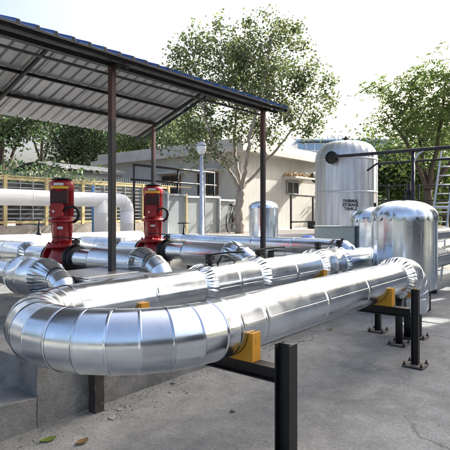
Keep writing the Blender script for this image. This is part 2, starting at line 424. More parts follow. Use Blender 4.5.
def collar(a, ax, r0, r1, w, m, parent, nf=30, lip=.05):
    """crimped end collar: flaps cut and folded from the small radius out to the large one"""
    ax, u, v = frame_of(ax); a = Vector(a); mb = MB(); nf = int(nf * 1.3)
    def P(t, r, al): return a + ax * t + (u * math.cos(al) + v * math.sin(al)) * r
    for k in range(nf):
        d = 2 * math.pi / nf; al = d * k + random.uniform(-.10, .10) * d; j = random.uniform(-.003, .003); tw = random.uniform(.007, .016)
        b0, b1 = al + d * random.uniform(.84, .94), al + d * random.uniform(.74, .90); q = d * random.uniform(-.08, .12)
        rm = r0 + (r1 - r0) * .66
        A = [P(-.02, r0 + .002, al), P(-.02, r0 + .003, b0), P(w * .5, rm + j, al + q), P(w * .5, rm + tw + j, b1 + q), P(w, r1 + .002, al + q), P(w, r1 + tw * .5, b1 + q), P(w + lip * .4, r1 + .002, al + q), P(w + lip * .4, r1 + .002, b1 + q)]
        mb.add(A, [(0, 1, 3, 2), (2, 3, 5, 4), (4, 5, 7, 6)], 0, False)
        B = [P(w * .5, rm - .016, b1 + q), P(w, r1 - .016, b1 + q), P(-.02, r0, b0)]
        c_ = len(mb.v); mb.add([A[1], A[3], A[5]] + B, [(0, 1, 3, 5), (1, 2, 4, 3)])
    mb.lathe(a, ax, [(-.01, r0 - .004), (w * .5, r0 + (r1 - r0) * .5 - .018), (w + .004, r1 - .022), (w + .006, r1 - .002)], 40, cap=(False, False), m=1)
    return obj('pleated_collar', mb, [M['alu_crease'], M['alu_gap']], parent)
def drum(a, b, r, m, parent, name='valve_jacket', n=48):
    a, b = Vector(a), Vector(b); L = (b - a).length
    mb = MB().lathe(a, b - a, [(0, r - .03), (0, r), (.012, r + .004), (.024, r), (L * .5 - .012, r), (L * .5, r + .005), (L * .5 + .012, r), (L - .02, r), (L, r), (L, r - .03)], n, cap=(False, False))
    return obj(name, mb, m, parent)

# ------------------------------------------------------------------ foreground pipe loop
YF, YB, ZP, RP = 2.22, 3.70, .845, .206
XB = 2.56
loop = thing('insulated_pipe_loop', 'large bright aluminium clad pipe making a wide U-bend in the foreground', 'pipe', (XB, YF, ZP))
RB = (YB - YF) / 2
elbow((XB, (YF + YB) / 2, ZP), (0, 1, 0), (-1, 0, 0), RB, RP, 7, M['alu'], loop, 56)
elbow((XB, (YF + YB) / 2, ZP), (-1, 0, 0), (0, -1, 0), RB, RP, 7, M['alu'], loop, 56)
XE = X_on(393, YF)                                    # where the front pipe meets its downturned elbow
fc = [XB] + [X_on(u, YF) for u in (222, 247, 310, 352)] + [XE]
for i in range(len(fc) - 1): clad('cladding_sheet', (fc[i], YF, ZP), (fc[i + 1], YF, ZP), RP * random.uniform(.997, 1.006), M['alu'], loop, 56, seam_angle=R(-12))
collar((XE - .03, YF, ZP), (1, 0, 0), RP, RP + .055, .13, M['alu'], loop, 30)
RE = RP + .052
xe2 = XE + .12
drum((xe2, YF, ZP), (xe2 + .16, YF, ZP), RE, M['alu'], loop, 'flange_jacket')
elbow((xe2 + .16, YF, ZP - .30), (0, 0, 1), (1, 0, 0), .30, RE, 4, M['alu'], loop, 48)
obj('cladding_sheet', MB().lathe((xe2 + .46, YF, ZP - .30), (0, 0, -1), [(0, RE), (.14, RE), (.2, RE - .05), (.22, RE - .13)], 48, cap=(False, True)), M['alu'], loop)
mb = MB().cyl((xe2 + .46, YF, ZP - .5), (xe2 + .46, YF, .02), .06, 20).lathe((xe2 + .46, YF, .0), (0, 0, 1), [(0, .16), (.025, .16)], 24)
obj('pedestal', mb, M['black'], loop)
# back run with valve jackets
xa, xb, xc, xd = (X_on(u, YB) for u in (196, 250, 311, 334))
def brun(x0, x1, r=RP, cuts=None): run((x0, YB, ZP), (x1, YB, ZP), r, M['alu'], loop, .8, 48)
RV = RP + .04
brun(XB, xa); collar((xa - .02, YB, ZP), (1, 0, 0), RP, RV, .12, M['alu'], loop)
run((xa + .1, YB, ZP), (xb, YB, ZP), RV - .015, M['alu'], loop, .6)
collar((xb - .02, YB, ZP), (1, 0, 0), RV - .015, RV + .03, .12, M['alu'], loop)
run((xb + .1, YB, ZP), (xc, YB, ZP), RV - .02, M['alu'], loop, .62)
collar((xc - .02, YB, ZP), (1, 0, 0), RV - .02, RV + .03, .12, M['alu'], loop)
drum((xc + .1, YB, ZP), (xd, YB, ZP), RV + .01, M['alu'], loop)
collar((xd - .02, YB, ZP), (1, 0, 0), RV + .01, RV + .035, .1, M['alu'], loop)
run((xd + .08, YB, ZP), (11.6, YB, ZP), RP, M['alu'], loop, .9)
# valve levers on the back run
def lever(x, y, z, L, dirv, parent, wave=False, m='black'):
    mb = MB(); d = Vector(dirv).normalized()
    mb.cyl((x, y, z - .06), (x, y, z + .10), .022, 12).lathe((x, y, z + .0), (0, 0, 1), [(0, .055), (.025, .055)], 14).box((x, y, z + .06), (.075, .075, .05))
    p0 = Vector((x, y, z + .10))
    pts = [p0 - d * .06, p0, p0 + d * L * .3 + Vector((0, 0, .012 if not wave else -.03)), p0 + d * L * .6 + Vector((0, 0, .02 if not wave else -.045)), p0 + d * L + Vector((0, 0, .02))]
    for i in range(4): mb.bar(pts[i], pts[i + 1] + (pts[i + 1] - pts[i]).normalized() * .006, .045 if i else .06, .016)
    return obj('valve_lever', mb, M[m], parent)
lever(X_on(210, YB), YB, ZP + RV, .42, (.8, -.5, 0), loop)
lever(X_on(259, YB), YB, ZP + RV, .46, (.9, -.2, 0), loop)
lever(X_on(318, YB), YB, ZP + RV + .03, .5, (1, -.05, 0), loop, True)
lever(X_on(339, YB), YB, ZP + RV + .03, .12, (1, -.05, 0), loop, True)
mb = MB().tube([(X_on(216, YB), YB - .02, ZP + RV - .02), (X_on(220, YB), YB - .03, ZP + RV + .08), (X_on(226, YB), YB - .03, ZP + RV + .06), (X_on(232, YB), YB - .05, ZP + RV - .01)], .012, 8)
obj('drain_hose', mb, M['rubber'], loop)

# ------------------------------------------------------------------ pipe supports
def saddle(x, y, zp, r, parent, w=.10):
    """yellow cradle: plate with a curved seat, facing -Y"""
    mb = MB(); nseg = 12; outer = []; 
    zb = zp - r - .014; hw = r * .98
    prof = []
    for i in range(nseg + 1):
        a = math.pi + math.pi * i / nseg; a = R(186) + R(168) * i / nseg
        prof.append((y + (r + .003) * math.cos(a), zp + (r + .003) * math.sin(a)))
    base = [(p[0], zb) for p in prof]
    yl, yr = prof[0][0] - .032, prof[-1][0] + .032
    prof = [(yl, prof[0][1] + .005)] + prof + [(yr, prof[-1][1] + .005)]; base = [(yl, zb)] + base + [(yr, zb)]
    A = [(x - w / 2, p[0], p[1]) for p in prof] + [(x - w / 2, p[0], p[1]) for p in base]
    B = [(x + w / 2, p[0], p[1]) for p in prof] + [(x + w / 2, p[0], p[1]) for p in base]
    n = len(prof); mb.add(A + B, [(i, i + 1, n + i + 1, n + i) for i in range(n - 1)] + [(2 * n + i, 3 * n + i, 3 * n + i + 1, 2 * n + i + 1) for i in range(n - 1)] + [(i, 2 * n + i, 2 * n + i + 1, i + 1) for i in range(n - 1)] + [(n + i, n + i + 1, 3 * n + i + 1, 3 * n + i) for i in range(n - 1)] + [(0, n, 3 * n, 2 * n), (n - 1, 3 * n - 1, 4 * n - 1, 2 * n - 1)])
    return obj('saddle', mb, M['yellow'], parent, .003)
def channel_post(mb, x, y, z0, z1, w=.115, d=.10, t=.009):
    """I-section upright: web along Y, flanges facing X"""
    h = z1 - z0; zc = (z0 + z1) / 2
    mb.box((x, y - w / 2 + t / 2, zc), (d, t, h)); mb.box((x, y + w / 2 - t / 2, zc), (d, t, h)); mb.box((x, y, zc), (t, w - 2 * t, h - .002))
def base_plate(x, y, parent):
    obj('base_plate', MB().box((x, y, .016), (.22, .22, .014)), M['plate'], parent)
    for i in (-1, 1):
        for j in (-1, 1):
            mb = MB(); mb.cyl((x + .09 * i, y + .09 * j, .02), (x + .09 * i, y + .09 * j, .06), .009, 8).cyl((x + .09 * i, y + .09 * j, .023), (x + .09 * i, y + .09 * j, .038), .017, 6)
            obj('anchor_bolt', mb, M['rust'], parent)
YPST = 1.74
def post_support(x, label, ztop, xs):
    t = thing('pipe_support', label, 'pipe support', (x, YPST, 0), 'steel supports under the front pipe')
    pw_, pd_ = (.115, .10) if x < 4 else (.075, .062)
    mb = MB(); channel_post(mb, x, YPST, .02, ztop, pw_, pd_); obj('post', mb, M['black'], t)
    mb = MB(); z = ZP - RP - .014 - .049
    mb.box((x, (YPST + .056 + 2.52) / 2, z + .044), (.10, 2.52 - YPST - .056, .009)).box((x, (YPST + .056 + 2.52) / 2, z - .044), (.10, 2.52 - YPST - .056, .009)).box((x, (YPST + .056 + 2.52) / 2, z), (.009, 2.52 - YPST - .056, .079))
    obj('arm', mb, M['black'], t); base_plate(x, YPST, t)
    saddle(x, YF, ZP, RP, t); return t
x_s1 = X_on(286, YPST)
post_support(x_s1, 'black steel post with yellow saddle under the nearest part of the front pipe', .79, 0)
x_s2 = at_z(412, 364, .016).x
post_support(x_s2, 'black steel post with yellow saddle on bolted base plate near the front pipe end', .84, 0)
pA, pB = at_z(375, 332, .016), at_z(421, 335, .016)
fxx = (pA.x + pB.x) / 2
t = thing('support_frame', 'black two legged steel frame standing behind the front pipe end', 'pipe support', (fxx, pB.y, 0))
for p in (pA, pB):
    mb = MB(); channel_post(mb, fxx, p.y, .02, .50, .075, .062); obj('post', mb, M['black'], t); base_plate(fxx, p.y, t)
obj('cross_beam', MB().box((fxx, (pA.y + pB.y) / 2, .548), (.06, pA.y - pB.y + .2, .09)), M['black'], t)
pc = at_z(407, 345, .016)
t = thing('pedestal_support', 'thick round black pedestal under the front pipe just before its elbow', 'pipe support', (pc.x, pc.y, 0))
obj('post', MB().cyl((pc.x, pc.y + .1, .02), (pc.x, pc.y + .1, ZP - RP - .014), .045, 20), M['black'], t); base_plate(pc.x, pc.y + .1, t); saddle(pc.x, YF, ZP, RP, t, .1)
t = tag(obj('drain_pipe', MB().tube([(X_on(396, YF), YF - .02, ZP - RP + .01), (X_on(396, YF), YF - .02, .48), (X_on(396, YF) + .02, YF - .03, .44), (X_on(396, YF) + .07, YF - .03, .44), (X_on(396, YF) + .09, YF - .03, .5)], .02, 10), M['black']), 'short hooked black drain pipe hanging under the front pipe end', 'pipe')
for x, lab in ((X_on(139, YB - .15), 'yellow saddle on a steel stool under the back pipe by the U-bend'), (X_on(319, YB - .15), 'yellow saddle on a steel stool under the back pipe beside the far lever')):
    t = thing('pipe_stool', lab, 'pipe support', (x, YB, PLZ), 'stools under the back pipe')
    r = RP if x < 4 else RV - .02
    saddle(x, YB, ZP, r, t, .1); obj('stool', MB().box((x, YB, (PLZ + ZP - r - .014) / 2), (.1, .3, ZP - r - .014 - PLZ)), M['black'], t)
pr = at_z(95, 411, 0)
tag(rough_block('rusty_stub_post', pr.x - .045, pr.x + .045, 3.38, 3.47, 0, ZP - RP * .8, M['rust'], .025, .010), 'rusty stub post against the plinth under the U-bend', 'post')

# ------------------------------------------------------------------ pumps and their branches
def make_pump(loc, label):
    x, y, _ = loc
    t = thing('vertical_pump', label, 'pump', (x, y, PLZ), 'red vertical pumps on the plinth')
    obj('plinth_block', MB().box((x, y, PLZ + .2), (.42, .42, .4)), M['black2'], t, .01)
    c = MB().lathe((x, y, .83), (0, 0, 1), [(0, .10), (.03, .15), (.10, .185), (.22, .185), (.30, .15), (.36, .13)], 32)
    for s in (-1, 1): c.cyl((x, y, 1.05), (x, y + s * .24, 1.05), .105, 24).lathe((x, y + s * .21, 1.05), (0, s, 0), [(0, .165), (.04, .165)], 28)
    obj('casing', c, M['red'], t)
    f = MB().lathe((x, y, 1.19), (0, 0, 1), [(0, .215), (.05, .215), (.05, .15), (.08, .14)], 32)
    for k in range(8):
        a = math.pi / 4 * k; f.cyl((x + .185 * math.cos(a), y + .185 * math.sin(a), 1.18), (x + .185 * math.cos(a), y + .185 * math.sin(a), 1.265), .014, 6)
    obj('casing_flange', f, M['red'], t)
    l = MB().lathe((x, y, 1.26), (0, 0, 1), [(0, .145), (.05, .132), (.26, .128), (.29, .15)], 32)
    for k in range(4):
        a = R(25) + math.pi / 2 * k; l.bar((x + .125 * math.cos(a), y + .125 * math.sin(a), 1.27), (x + .14 * math.cos(a), y + .14 * math.sin(a), 1.54), .03, .05, up=(math.cos(a), math.sin(a), 0))
    obj('lantern', l, M['red'], t)
    obj('motor_flange', MB().lathe((x, y, 1.545), (0, 0, 1), [(0, .185), (.02, .19), (.045, .185)], 36), M['red'], t)
    mo = MB().lathe((x, y, 1.59), (0, 0, 1), [(0, .15), (.03, .142), (.42, .142), (.44, .15)], 36)
    for k in range(40):
        a = 2 * math.pi * k / 40
        mo.bar((x + .15 * math.cos(a), y + .15 * math.sin(a), 1.63), (x + .15 * math.cos(a), y + .15 * math.sin(a), 2.0), .005, .024, up=(math.cos(a), math.sin(a), 0))
    obj('motor', mo, M['red'], t)
    # camera-facing direction of the terminal box
    d = Vector((-.72, -.69, 0)).normalized(); sd = Vector((-d.y, d.x, 0)); rot = Matrix((sd, d, Vector((0, 0, 1)))).transposed()
    pos = lambda k, s, z: Vector((x, y, z)) + d * k + sd * s
    obj('cooling_grille', MB().box(pos(.15, .0, 1.905), (.235, .03, .19), rot), M['red_d'], t, .006)
    tb = obj('terminal_box', MB().box(pos(.19, -.015, 1.72), (.15, .13, .17), rot), M['red'], t, .01)
    obj('box_lid', MB().box(pos(.262, -.015, 1.72), (.165, .012, .185), rot), M['red'], tb, .004)
    obj('warning_sticker', MB().box(pos(.2695, -.055, 1.70), (.03, .003, .03), rot), M['label_w'], tb)
    fc_ = obj('fan_cover', MB().lathe((x, y, 2.0), (0, 0, 1), [(-.02, .170), (.10, .170), (.125, .160), (.14, .13), (.145, .05)], 40), M['red'], t)
    def curved(name, z0, z1, a0, a1, m, r=.1725):
        ang0 = math.atan2(d.y, d.x); b = MB(); k = 8; Pp = []
        for i in range(k + 1):
            a = ang0 + R(a0 + (a1 - a0) * i / k)
            Pp += [(x + r * math.cos(a), y + r * math.sin(a), z0), (x + r * math.cos(a), y + r * math.sin(a), z1)]
        b.add(Pp, [(2 * i, 2 * i + 2, 2 * i + 3, 2 * i + 1) for i in range(k)], 0, True); obj(name, b, m, fc_)
    curved('name_sticker', 2.065, 2.10, -26, 20, M['label_w']); curved('danger_sticker', 2.02, 2.055, -46, 44, M['label_y'])
    obj('rain_cap', MB().lathe((x, y, 2.150), (0, 0, 1), [(0, .14), (.012, .15), (.02, .13)], 32), M['black2'], t)
    obj('rating_plate', MB().box(pos(.139, 0, 1.47), (.09, .004, .035), rot), M['label_w'], t)
    a = pos(.17, -.08, 1.70); b2 = pos(.02, -.26, 1.66)
    obj('conduit', MB().tube([pos(.19, .05, 1.70), pos(.17, .12, 1.755), pos(.15, .19, 1.77), pos(.12, .24, 1.73), pos(.10, .255, 1.66), pos(.08, .235, 1.59), pos(.07, .17, 1.545)], .021, 10), M['rubber'], t)
    return t
P1 = (at_fwd(62, 200, 7.0).x, at_fwd(62, 200, 7.0).y, PLZ); P2 = (P1[0] + 1.78, P1[1] + .03, PLZ)
make_pump(P1, 'red vertical motor pump nearest the camera, left of the front column')
make_pump(P2, 'red vertical motor pump further back, beside the rear column')

def branch(px, py, label, far):
    t = thing('pump_branch_pipe', label, 'pipe', (px, 5, 1.05), 'clad branch pipes joining pumps to the back pipe')
    A = M['alu_far']; Z = 1.05
    ob = MB().lathe((px, py - .25, Z), (0, -1, 0), [(0, .175), (.05, .175), (.05, .12), (.11, .12), (.11, .17), (.15, .17)], 28)
    obj('valve_body', ob, M['black'], t)
    y = py - .40
    run((px, y, Z), (px, y - .42, Z), .135, A, t, .45, 36); y -= .42
    collar((px, y + .03, Z), (0, -1, 0), .135, .20, .07, A, t, 24)
    run((px, y - .06, Z), (px, 4.52, Z), .205, A, t, .6, 40)
    collar((px, 4.36, Z), (0, 1, 0), .15, .21, .15, A, t, 26)
    elbow((px, 4.37, Z - .22), (0, 0, 1), (0, -1, 0), .22, .15, 4, A, t, 36)
    run((px, 4.15, Z - .22), (px, 4.15, PLZ), .15, A, t, .5, 36)
    lever(px, py - .34, Z + .17, .32, (-.55, .8, 0), t)
    # suction side
    obj('suction_flange', MB().lathe((px, py + .25, Z), (0, 1, 0), [(0, .165), (.045, .165)], 28), M['black'], t)
    run((px, py + .3, Z), (px, py + .85, Z), .13, A, t, .55, 36)
    collar((px, py + .83, Z), (0, 1, 0), .13, .19, .09, A, t, 24)
    run((px, py + .91, Z), (px, 8.25, Z), .185, A, t, .6, 36)
    return t
branch(P1[0], P1[1], 'clad branch pipe running through the nearer red pump to the back pipe', 0)
branch(P2[0], P2[1], 'clad branch pipe running through the farther red pump to the back pipe', 1)
bx_ = 2.92
t = thing('stub_branch_pipe', 'short fat clad pipe with crimped collars at both ends, at the left edge', 'pipe', (bx_, 5, .97))
Zs = .965
run((bx_, 7.4, Zs), (bx_, 5.48, Zs), .14, M['alu_far'], t, .8, 36)
collar((bx_, 5.50, Zs), (0, -1, 0), .135, .215, .17, M['alu'], t, 26)
drum((bx_, 5.34, Zs), (bx_, 4.88, Zs), .215, M['alu'], t, 'valve_jacket')
collar((bx_, 4.66, Zs), (0, 1, 0), .13, .215, .20, M['alu'], t, 26)
elbow((bx_, 4.68, Zs - .2), (0, 0, 1), (0, -1, 0), .2, .13, 4, M['alu'], t, 36)
run((bx_, 4.48, Zs - .2), (bx_, 4.48, PLZ), .13, M['alu'], t, .5, 36)
t = thing('pipe_trestle', 'low black trestle under the fat stub pipe', 'pipe support', (bx_, 5.1, PLZ))
obj('leg', MB().box((bx_, 5.1, (PLZ + Zs - .215) / 2), (.08, .08, Zs - .215 - PLZ)), M['black'], t); obj('foot', MB().box((bx_, 5.1, PLZ + .014), (.2, .2, .02)), M['rust'], t)
# boxed duct beside it
t = thing('clad_box', 'flat topped sheet metal box between the fat stub pipe and the nearer pump branch', 'box', (3.4, 4.5, PLZ))
for i, (ya, yb2) in enumerate(((3.97, 4.30), (4.305, 4.66), (4.665, 5.05))):
    obj('cover_sheet', MB().box((3.42, (ya + yb2) / 2, .99 + .004 * (i % 2)), (.70, yb2 - ya, .02), Matrix.Rotation(R((-.8, .5, -.3)[i]), 3, 'X')), M['alu_dull'], t, .003)
obj('casing', MB().box((3.42, 4.51, (PLZ + .975) / 2), (.66, 1.04, .975 - PLZ)), M['alu_dull'], t, .004)

# suction header behind the pumps
t = thing('suction_header_pipe', 'long pale clad header pipe running behind both red pumps', 'pipe', (5, 8.4, 1.12))
run((-1, 8.4, 1.12), (7.3, 8.4, 1.12), .18, M['white_pipe'], t, 1.0, 36)
obj('end_cap', MB().lathe((7.3, 8.4, 1.12), (1, 0, 0), [(0, .185), (.03, .185), (.1, .15), (.14, .07), (.15, .01)], 32), M['white_pipe'], t)
for x in (1.5, 4.9, 6.8): obj('leg', MB().box((x, 8.4, (PLZ + .94) / 2), (.1, .1, .94 - PLZ)), M['black'], t)

# cross pipe along Y behind the columns
XC = 8.15
t = thing('cross_pipe', 'silver clad pipe crossing behind the columns towards the rear of the plinth', 'pipe', (XC, 6, 1.1))
run((XC, YB + .22, 1.07), (XC, 8.7, 1.07), .145, M['alu_far'], t, .95, 36)
elbow((XC, YB + .22, .85), (0, 0, 1), (0, -1, 0), .22, .146, 4, M['alu_far'], t, 36)
obj('end_cap', MB().lathe((XC, 8.7, 1.07), (0, 1, 0), [(0, .15), (.05, .14), (.09, .08), (.1, .01)], 28), M['alu_far'], t)
for y in (5.4, 7.6): obj('leg', MB().box((XC, y, .46), (.09, .09, .93)), M['black'], t)
t = thing('parallel_pipe', 'lower silver pipe lying beyond the crossing pipe', 'pipe', (9.1, 6, .8))
run((8.95, 4.6, .84), (8.95, 9.0, .84), .17, M['alu_far'], t, .9, 36)
obj('end_cap', MB().lathe((8.95, 4.6, .84), (0, -1, 0), [(0, .173), (.05, .16), (.08, .08), (.085, .01)], 28), M['alu_far'], t)
for y in (5.2, 7.9): obj('leg', MB().box((8.95, y, .335), (.09, .09, .67)), M['black'], t)
# gate valves standing on far pipes (black clutter)
def gate_valve(p, label, wheel=.14):
    t = thing('gate_valve', label, 'valve', p, 'black valves on the far pipes'); x, y, z = p
    mb = MB().lathe(p, (0, 0, 1), [(-.03, .045), (.02, .05), (.03, .03), (.16, .022)], 16).cyl((x, y, z + .15), (x, y, z + .27), .014, 8)
    obj('bonnet', mb, M['black'], t)
    w = MB(); pts = [(x + wheel * math.cos(a), y + wheel * math.sin(a), z + .26) for a in [2 * math.pi * k / 20 for k in range(21)]]
    w.tube(pts, .013, 6)
    for k in range(4): w.bar((x, y, z + .26), (x + wheel * math.cos(k * math.pi / 2), y + wheel * math.sin(k * math.pi / 2), z + .26), .014, .01)
    obj('handwheel', w, M['black'], t); return t
gate_valve((XC, Y_on(184, XC), 1.205), 'black handwheel valve on the crossing pipe, right of the farther pump')
gate_valve((P1[0] + .9, 8.35, 1.295), 'black handwheel valve on the header between the two pumps', .1)

# ------------------------------------------------------------------ canopy
XC1, XC3 = X_on(112, 4.55), X_on(263, 4.55); YC0 = 4.55
YC1 = Y_on(153.5, XC3); HE = 3.40; YRG = (YC0 + YC1) / 2; HR = 3.87
bay = XC3 - XC1
xcs = [XC1 - bay, XC1, XC3]
can = thing('pump_canopy', 'blue topped corrugated steel canopy on slim columns over the red pumps', 'canopy', (XC1, YC0, PLZ))
for x in xcs:
    for y in (YC0, YC1): 
        if x < 1.9: zb = 0
        else: zb = PLZ
        if x == XC1 and y == YC1: y += .2
        obj('column', MB().box((x, y, (zb + HE) / 2), (.068, .068, HE - zb)), M['column'], can, .006)
slope = (HR - HE) / (YRG - YC0)
OV = .28; OVB = .62
def zroof(y): return HR - slope * abs(y - YRG) + .10
xr0, xr1 = XC1 - bay - .5, XC3 + .30
for x in xcs:
    for s, y0_, y1_ in ((0, YC0 - OV, YRG), (1, YRG, YC1 + OVB - .1)):
        obj('rafter', MB().bar((x, y0_, zroof(y0_) - .105), (x, y1_, zroof(y1_) - .105), .04, .05), M['black'], can)
for y in (YC0 - .23, YC0 + .02, YC0 + .27, YC0 + .56, YC0 + .84, YRG - .12, YRG + .12, YC0 + (YC1 - YC0) * .78):
    obj('purlin', MB().bar((xr0, y, zroof(y) - .045), (xr1 - .02, y, zroof(y) - .045), .035, .045), M['black'], can)
for y, zz, hh in ((YC0, HE - .03, .05), (YC1, HE + .055, .05)): obj('eave_beam', MB().bar((xr0, y, zz), (XC3 + .06, y, zz), .06, hh), M['black'], can)
obj('tie_rod', MB().bar((xr0, YC0 - .02, HE - .17), (XC3, YC0 - .02, HE - .13), .025, .025), M['black'], can)
PITCH = .19
def roof_sheet(xa, xb, ya, yb):
    """trapezoidal sheet: grey inside face and blue outer face"""
    mb = MB(); xs = []; x = xa
    k = round((xb - xa) / PITCH)
    for i in range(k):
        o = xa + i * PITCH
        xs += [(o, 0), (o + .122, 0), (o + .131, .034), (o + .164, .034), (o + .173, 0)]
    xs.append((xa + k * PITCH + .02, 0))
    P0 = [(x, ya, zroof(ya) + h) for x, h in xs]; P1_ = [(x, yb, zroof(yb) + h) for x, h in xs]; n = len(xs)
    mb.add(P0 + P1_, [(i, n + i, n + i + 1, i + 1) for i in range(n - 1)], 1)
    T0 = [(x, ya, zroof(ya) + h + .0035) for x, h in xs]; T1 = [(x, yb, zroof(yb) + h + .0035) for x, h in xs]
    mb.add(T0 + T1, [(i, i + 1, n + i + 1, n + i) for i in range(n - 1)], 0)
    mb.add(P0 + T0, [(i, i + 1, n + i + 1, n + i) for i in range(n - 1)], 0); mb.add(P1_ + T1, [(i, n + i, n + i + 1, i + 1) for i in range(n - 1)], 0)
    obj('roof_sheet', mb, [M['roof_blue'], M['roof_under']], can)
x = xr0; i = 0
while x < xr1 - .15:
    xe = x + min(5, max(1, round((xr1 - x) / PITCH))) * PITCH
    for ya, yb in ((YC0 - OV - .08, YRG + .0), (YRG + .0, YC1 + OVB)): roof_sheet(x, xe, ya, yb)
    x = xe + .002
# barge angle along the right end
for a, b in (((YC0 - OV), YRG), (YRG, YC1 + OVB)): obj('barge_angle', MB().bar((xr1 - .01, a, zroof(a) - .03), (xr1 - .01, b, zroof(b) - .03), .02, .05), M['black'], can)

# ------------------------------------------------------------------ dome-capped vessels
def vessel(name, label, c, r, zb, zt, legs=True, npan=22, ng=18, group='dome capped vessels', knob=True, scallop=.07, m='alu'):
    x, y = c; t = thing(name, label, 'tank', (x, y, 0), group)
    zs = zt - r * .52                                    # shoulder
    for k in range(npan):                                # body panels, each a slightly flattened arc
        mb = MB(); a0 = 2 * math.pi * k / npan; a1 = 2 * math.pi * (k + 1) / npan; rows = []
        fl = random.uniform(.990, .998)
        for z in (zb, zb + .02, zs + .02):
            rows.append([(x + r * (fl + (1 - fl) * abs(2 * s - 1) ** 2) * math.cos(a0 + (a1 - a0) * s), y + r * (fl + (1 - fl) * abs(2 * s - 1) ** 2) * math.sin(a0 + (a1 - a0) * s), z) for s in [i / 8 for i in range(9)]])
        mb.rings(rows, closed=False)
        # folded standing lap
        ca, sa = math.cos(a1), math.sin(a1)
        mb.box((x + (r + .001) * ca, y + (r + .001) * sa, (zb + zs) / 2), (.006, .02, zs - zb), Matrix.Rotation(a1, 3, 'Z'))
        obj('body_panel', mb, M[m], t)
    for k in range(ng):
        a0 = 2 * math.pi * k / ng; a1 = 2 * math.pi * (k + 1) / ng; mb = MB(); ni, nj = 10, 10; rows = []
        for i in range(ni + 1):
            row = []
            for j in range(nj + 1):
                s = j / nj; a = a0 + (a1 - a0) * s
                low = zs - scallop * math.sin(math.pi * s) ** .6
                if i == 0: rr, z = r * 1.022, low
                else:
                    q = (i - 1) / (ni - 1); ph = R(92) * q ** .85
                    rr = r * 1.022 * max(.0, math.cos(ph)) ** .86 if q < 1 else .01; z = zs + .012 + (zt - zs) * math.sin(min(ph, R(90))) ** 1.0
                rr += .007 * math.sin(math.pi * s) * (1 - i / ni)
                row.append((x + rr * math.cos(a), y + rr * math.sin(a), z))
            rows.append(row)
        mb.rings(rows, closed=False)
        obj('dome_gore', mb, M[m if m != 'alu' else 'alu_crease'], t)
    obj('base_disc', MB().lathe((x, y, zb - .03), (0, 0, 1), [(0, r - .06), (.03, r - .01)], 40), M['alu_far'], t)
    if knob: obj('lifting_lug', MB().box((x, y, zt + .03), (.02, .05, .09)).cyl((x - .012, y, zt + .07), (x + .012, y, zt + .07), .03, 12), M['black'], t)
    if legs:
        for k in range(3):
            a = R(75 + 120 * k); obj('leg', MB().box((x + (r - .1) * math.cos(a), y + (r - .1) * math.sin(a), (zb - .03) / 2), (.08, .08, zb - .03)), M['black'], t)
    return t
V1 = fr(8.45, (404 - 225) / FPX * 8.45); r1 = 31.5 / FPX * 8.3
vessel('dome_vessel', 'large shiny dome capped vessel with scalloped lid, behind the front pipe end', (V1.x, V1.y), r1, .42, 1.65 + 14 / FPX * 8.45)
V2 = fr(11.3, (375 - 225) / FPX * 11.3); r2 = 24 / FPX * 11.2
vessel('dome_vessel', 'smaller dome capped vessel half hidden behind the large scalloped one', (V2.x, V2.y), r2, .5, 1.65 + 8 / FPX * 11.3)
V3 = fr(11.5, (263.5 - 225) / FPX * 11.5); r3 = 14.5 / FPX * 11.4
vessel('dome_vessel', 'small upright silver tank behind the right front column', (V3.x, V3.y), r3, .6, 1.65 + 14 / FPX * 11.5, True, 12, 12, knob=False, scallop=.0, m='alu_far')
# side nozzle pipes on the right of the big vessel
t = thing('outlet_pipe', 'silver pipe with crimped collar leaving the large vessel at the right edge', 'pipe', (V1.x, V1.y, 1.3))
zn = 1.65 - 22 / FPX * 8.9
no = Vector((V1.x + .1, V1.y + .05, zn))
run(no + Vector((r1 * .7, 0, 0)), no + Vector((r1 + .22, 0, 0)), .20, M['alu'], t, .4, 36)
collar(no + Vector((r1 + .46, 0, 0)), (-1, 0, 0), .125, .215, .2, M['alu'], t, 24)
run(no + Vector((r1 + .42, 0, 0)), no + Vector((4.4, 0, 0)), .125, M['alu'], t, .9, 36)
t = thing('low_side_pipe', 'fat low clad pipe below the outlet pipe at the right edge', 'pipe', (10.5, 3.2, .7))
zl = .74
run((10.3, 3.05, zl), (15, 3.05, zl), .21, M['alu_far'], t, .9, 36)
obj('end_cap', MB().lathe((10.3, 3.05, zl), (-1, 0, 0), [(0, .213), (.04, .2), (.07, .1), (.075, .01)], 32), M['alu_far'], t)
for x in (10.8, 12.4, 14): obj('leg', MB().box((x, 3.05, (zl - .21) / 2), (.1, .1, zl - .21)), M['black'], t)

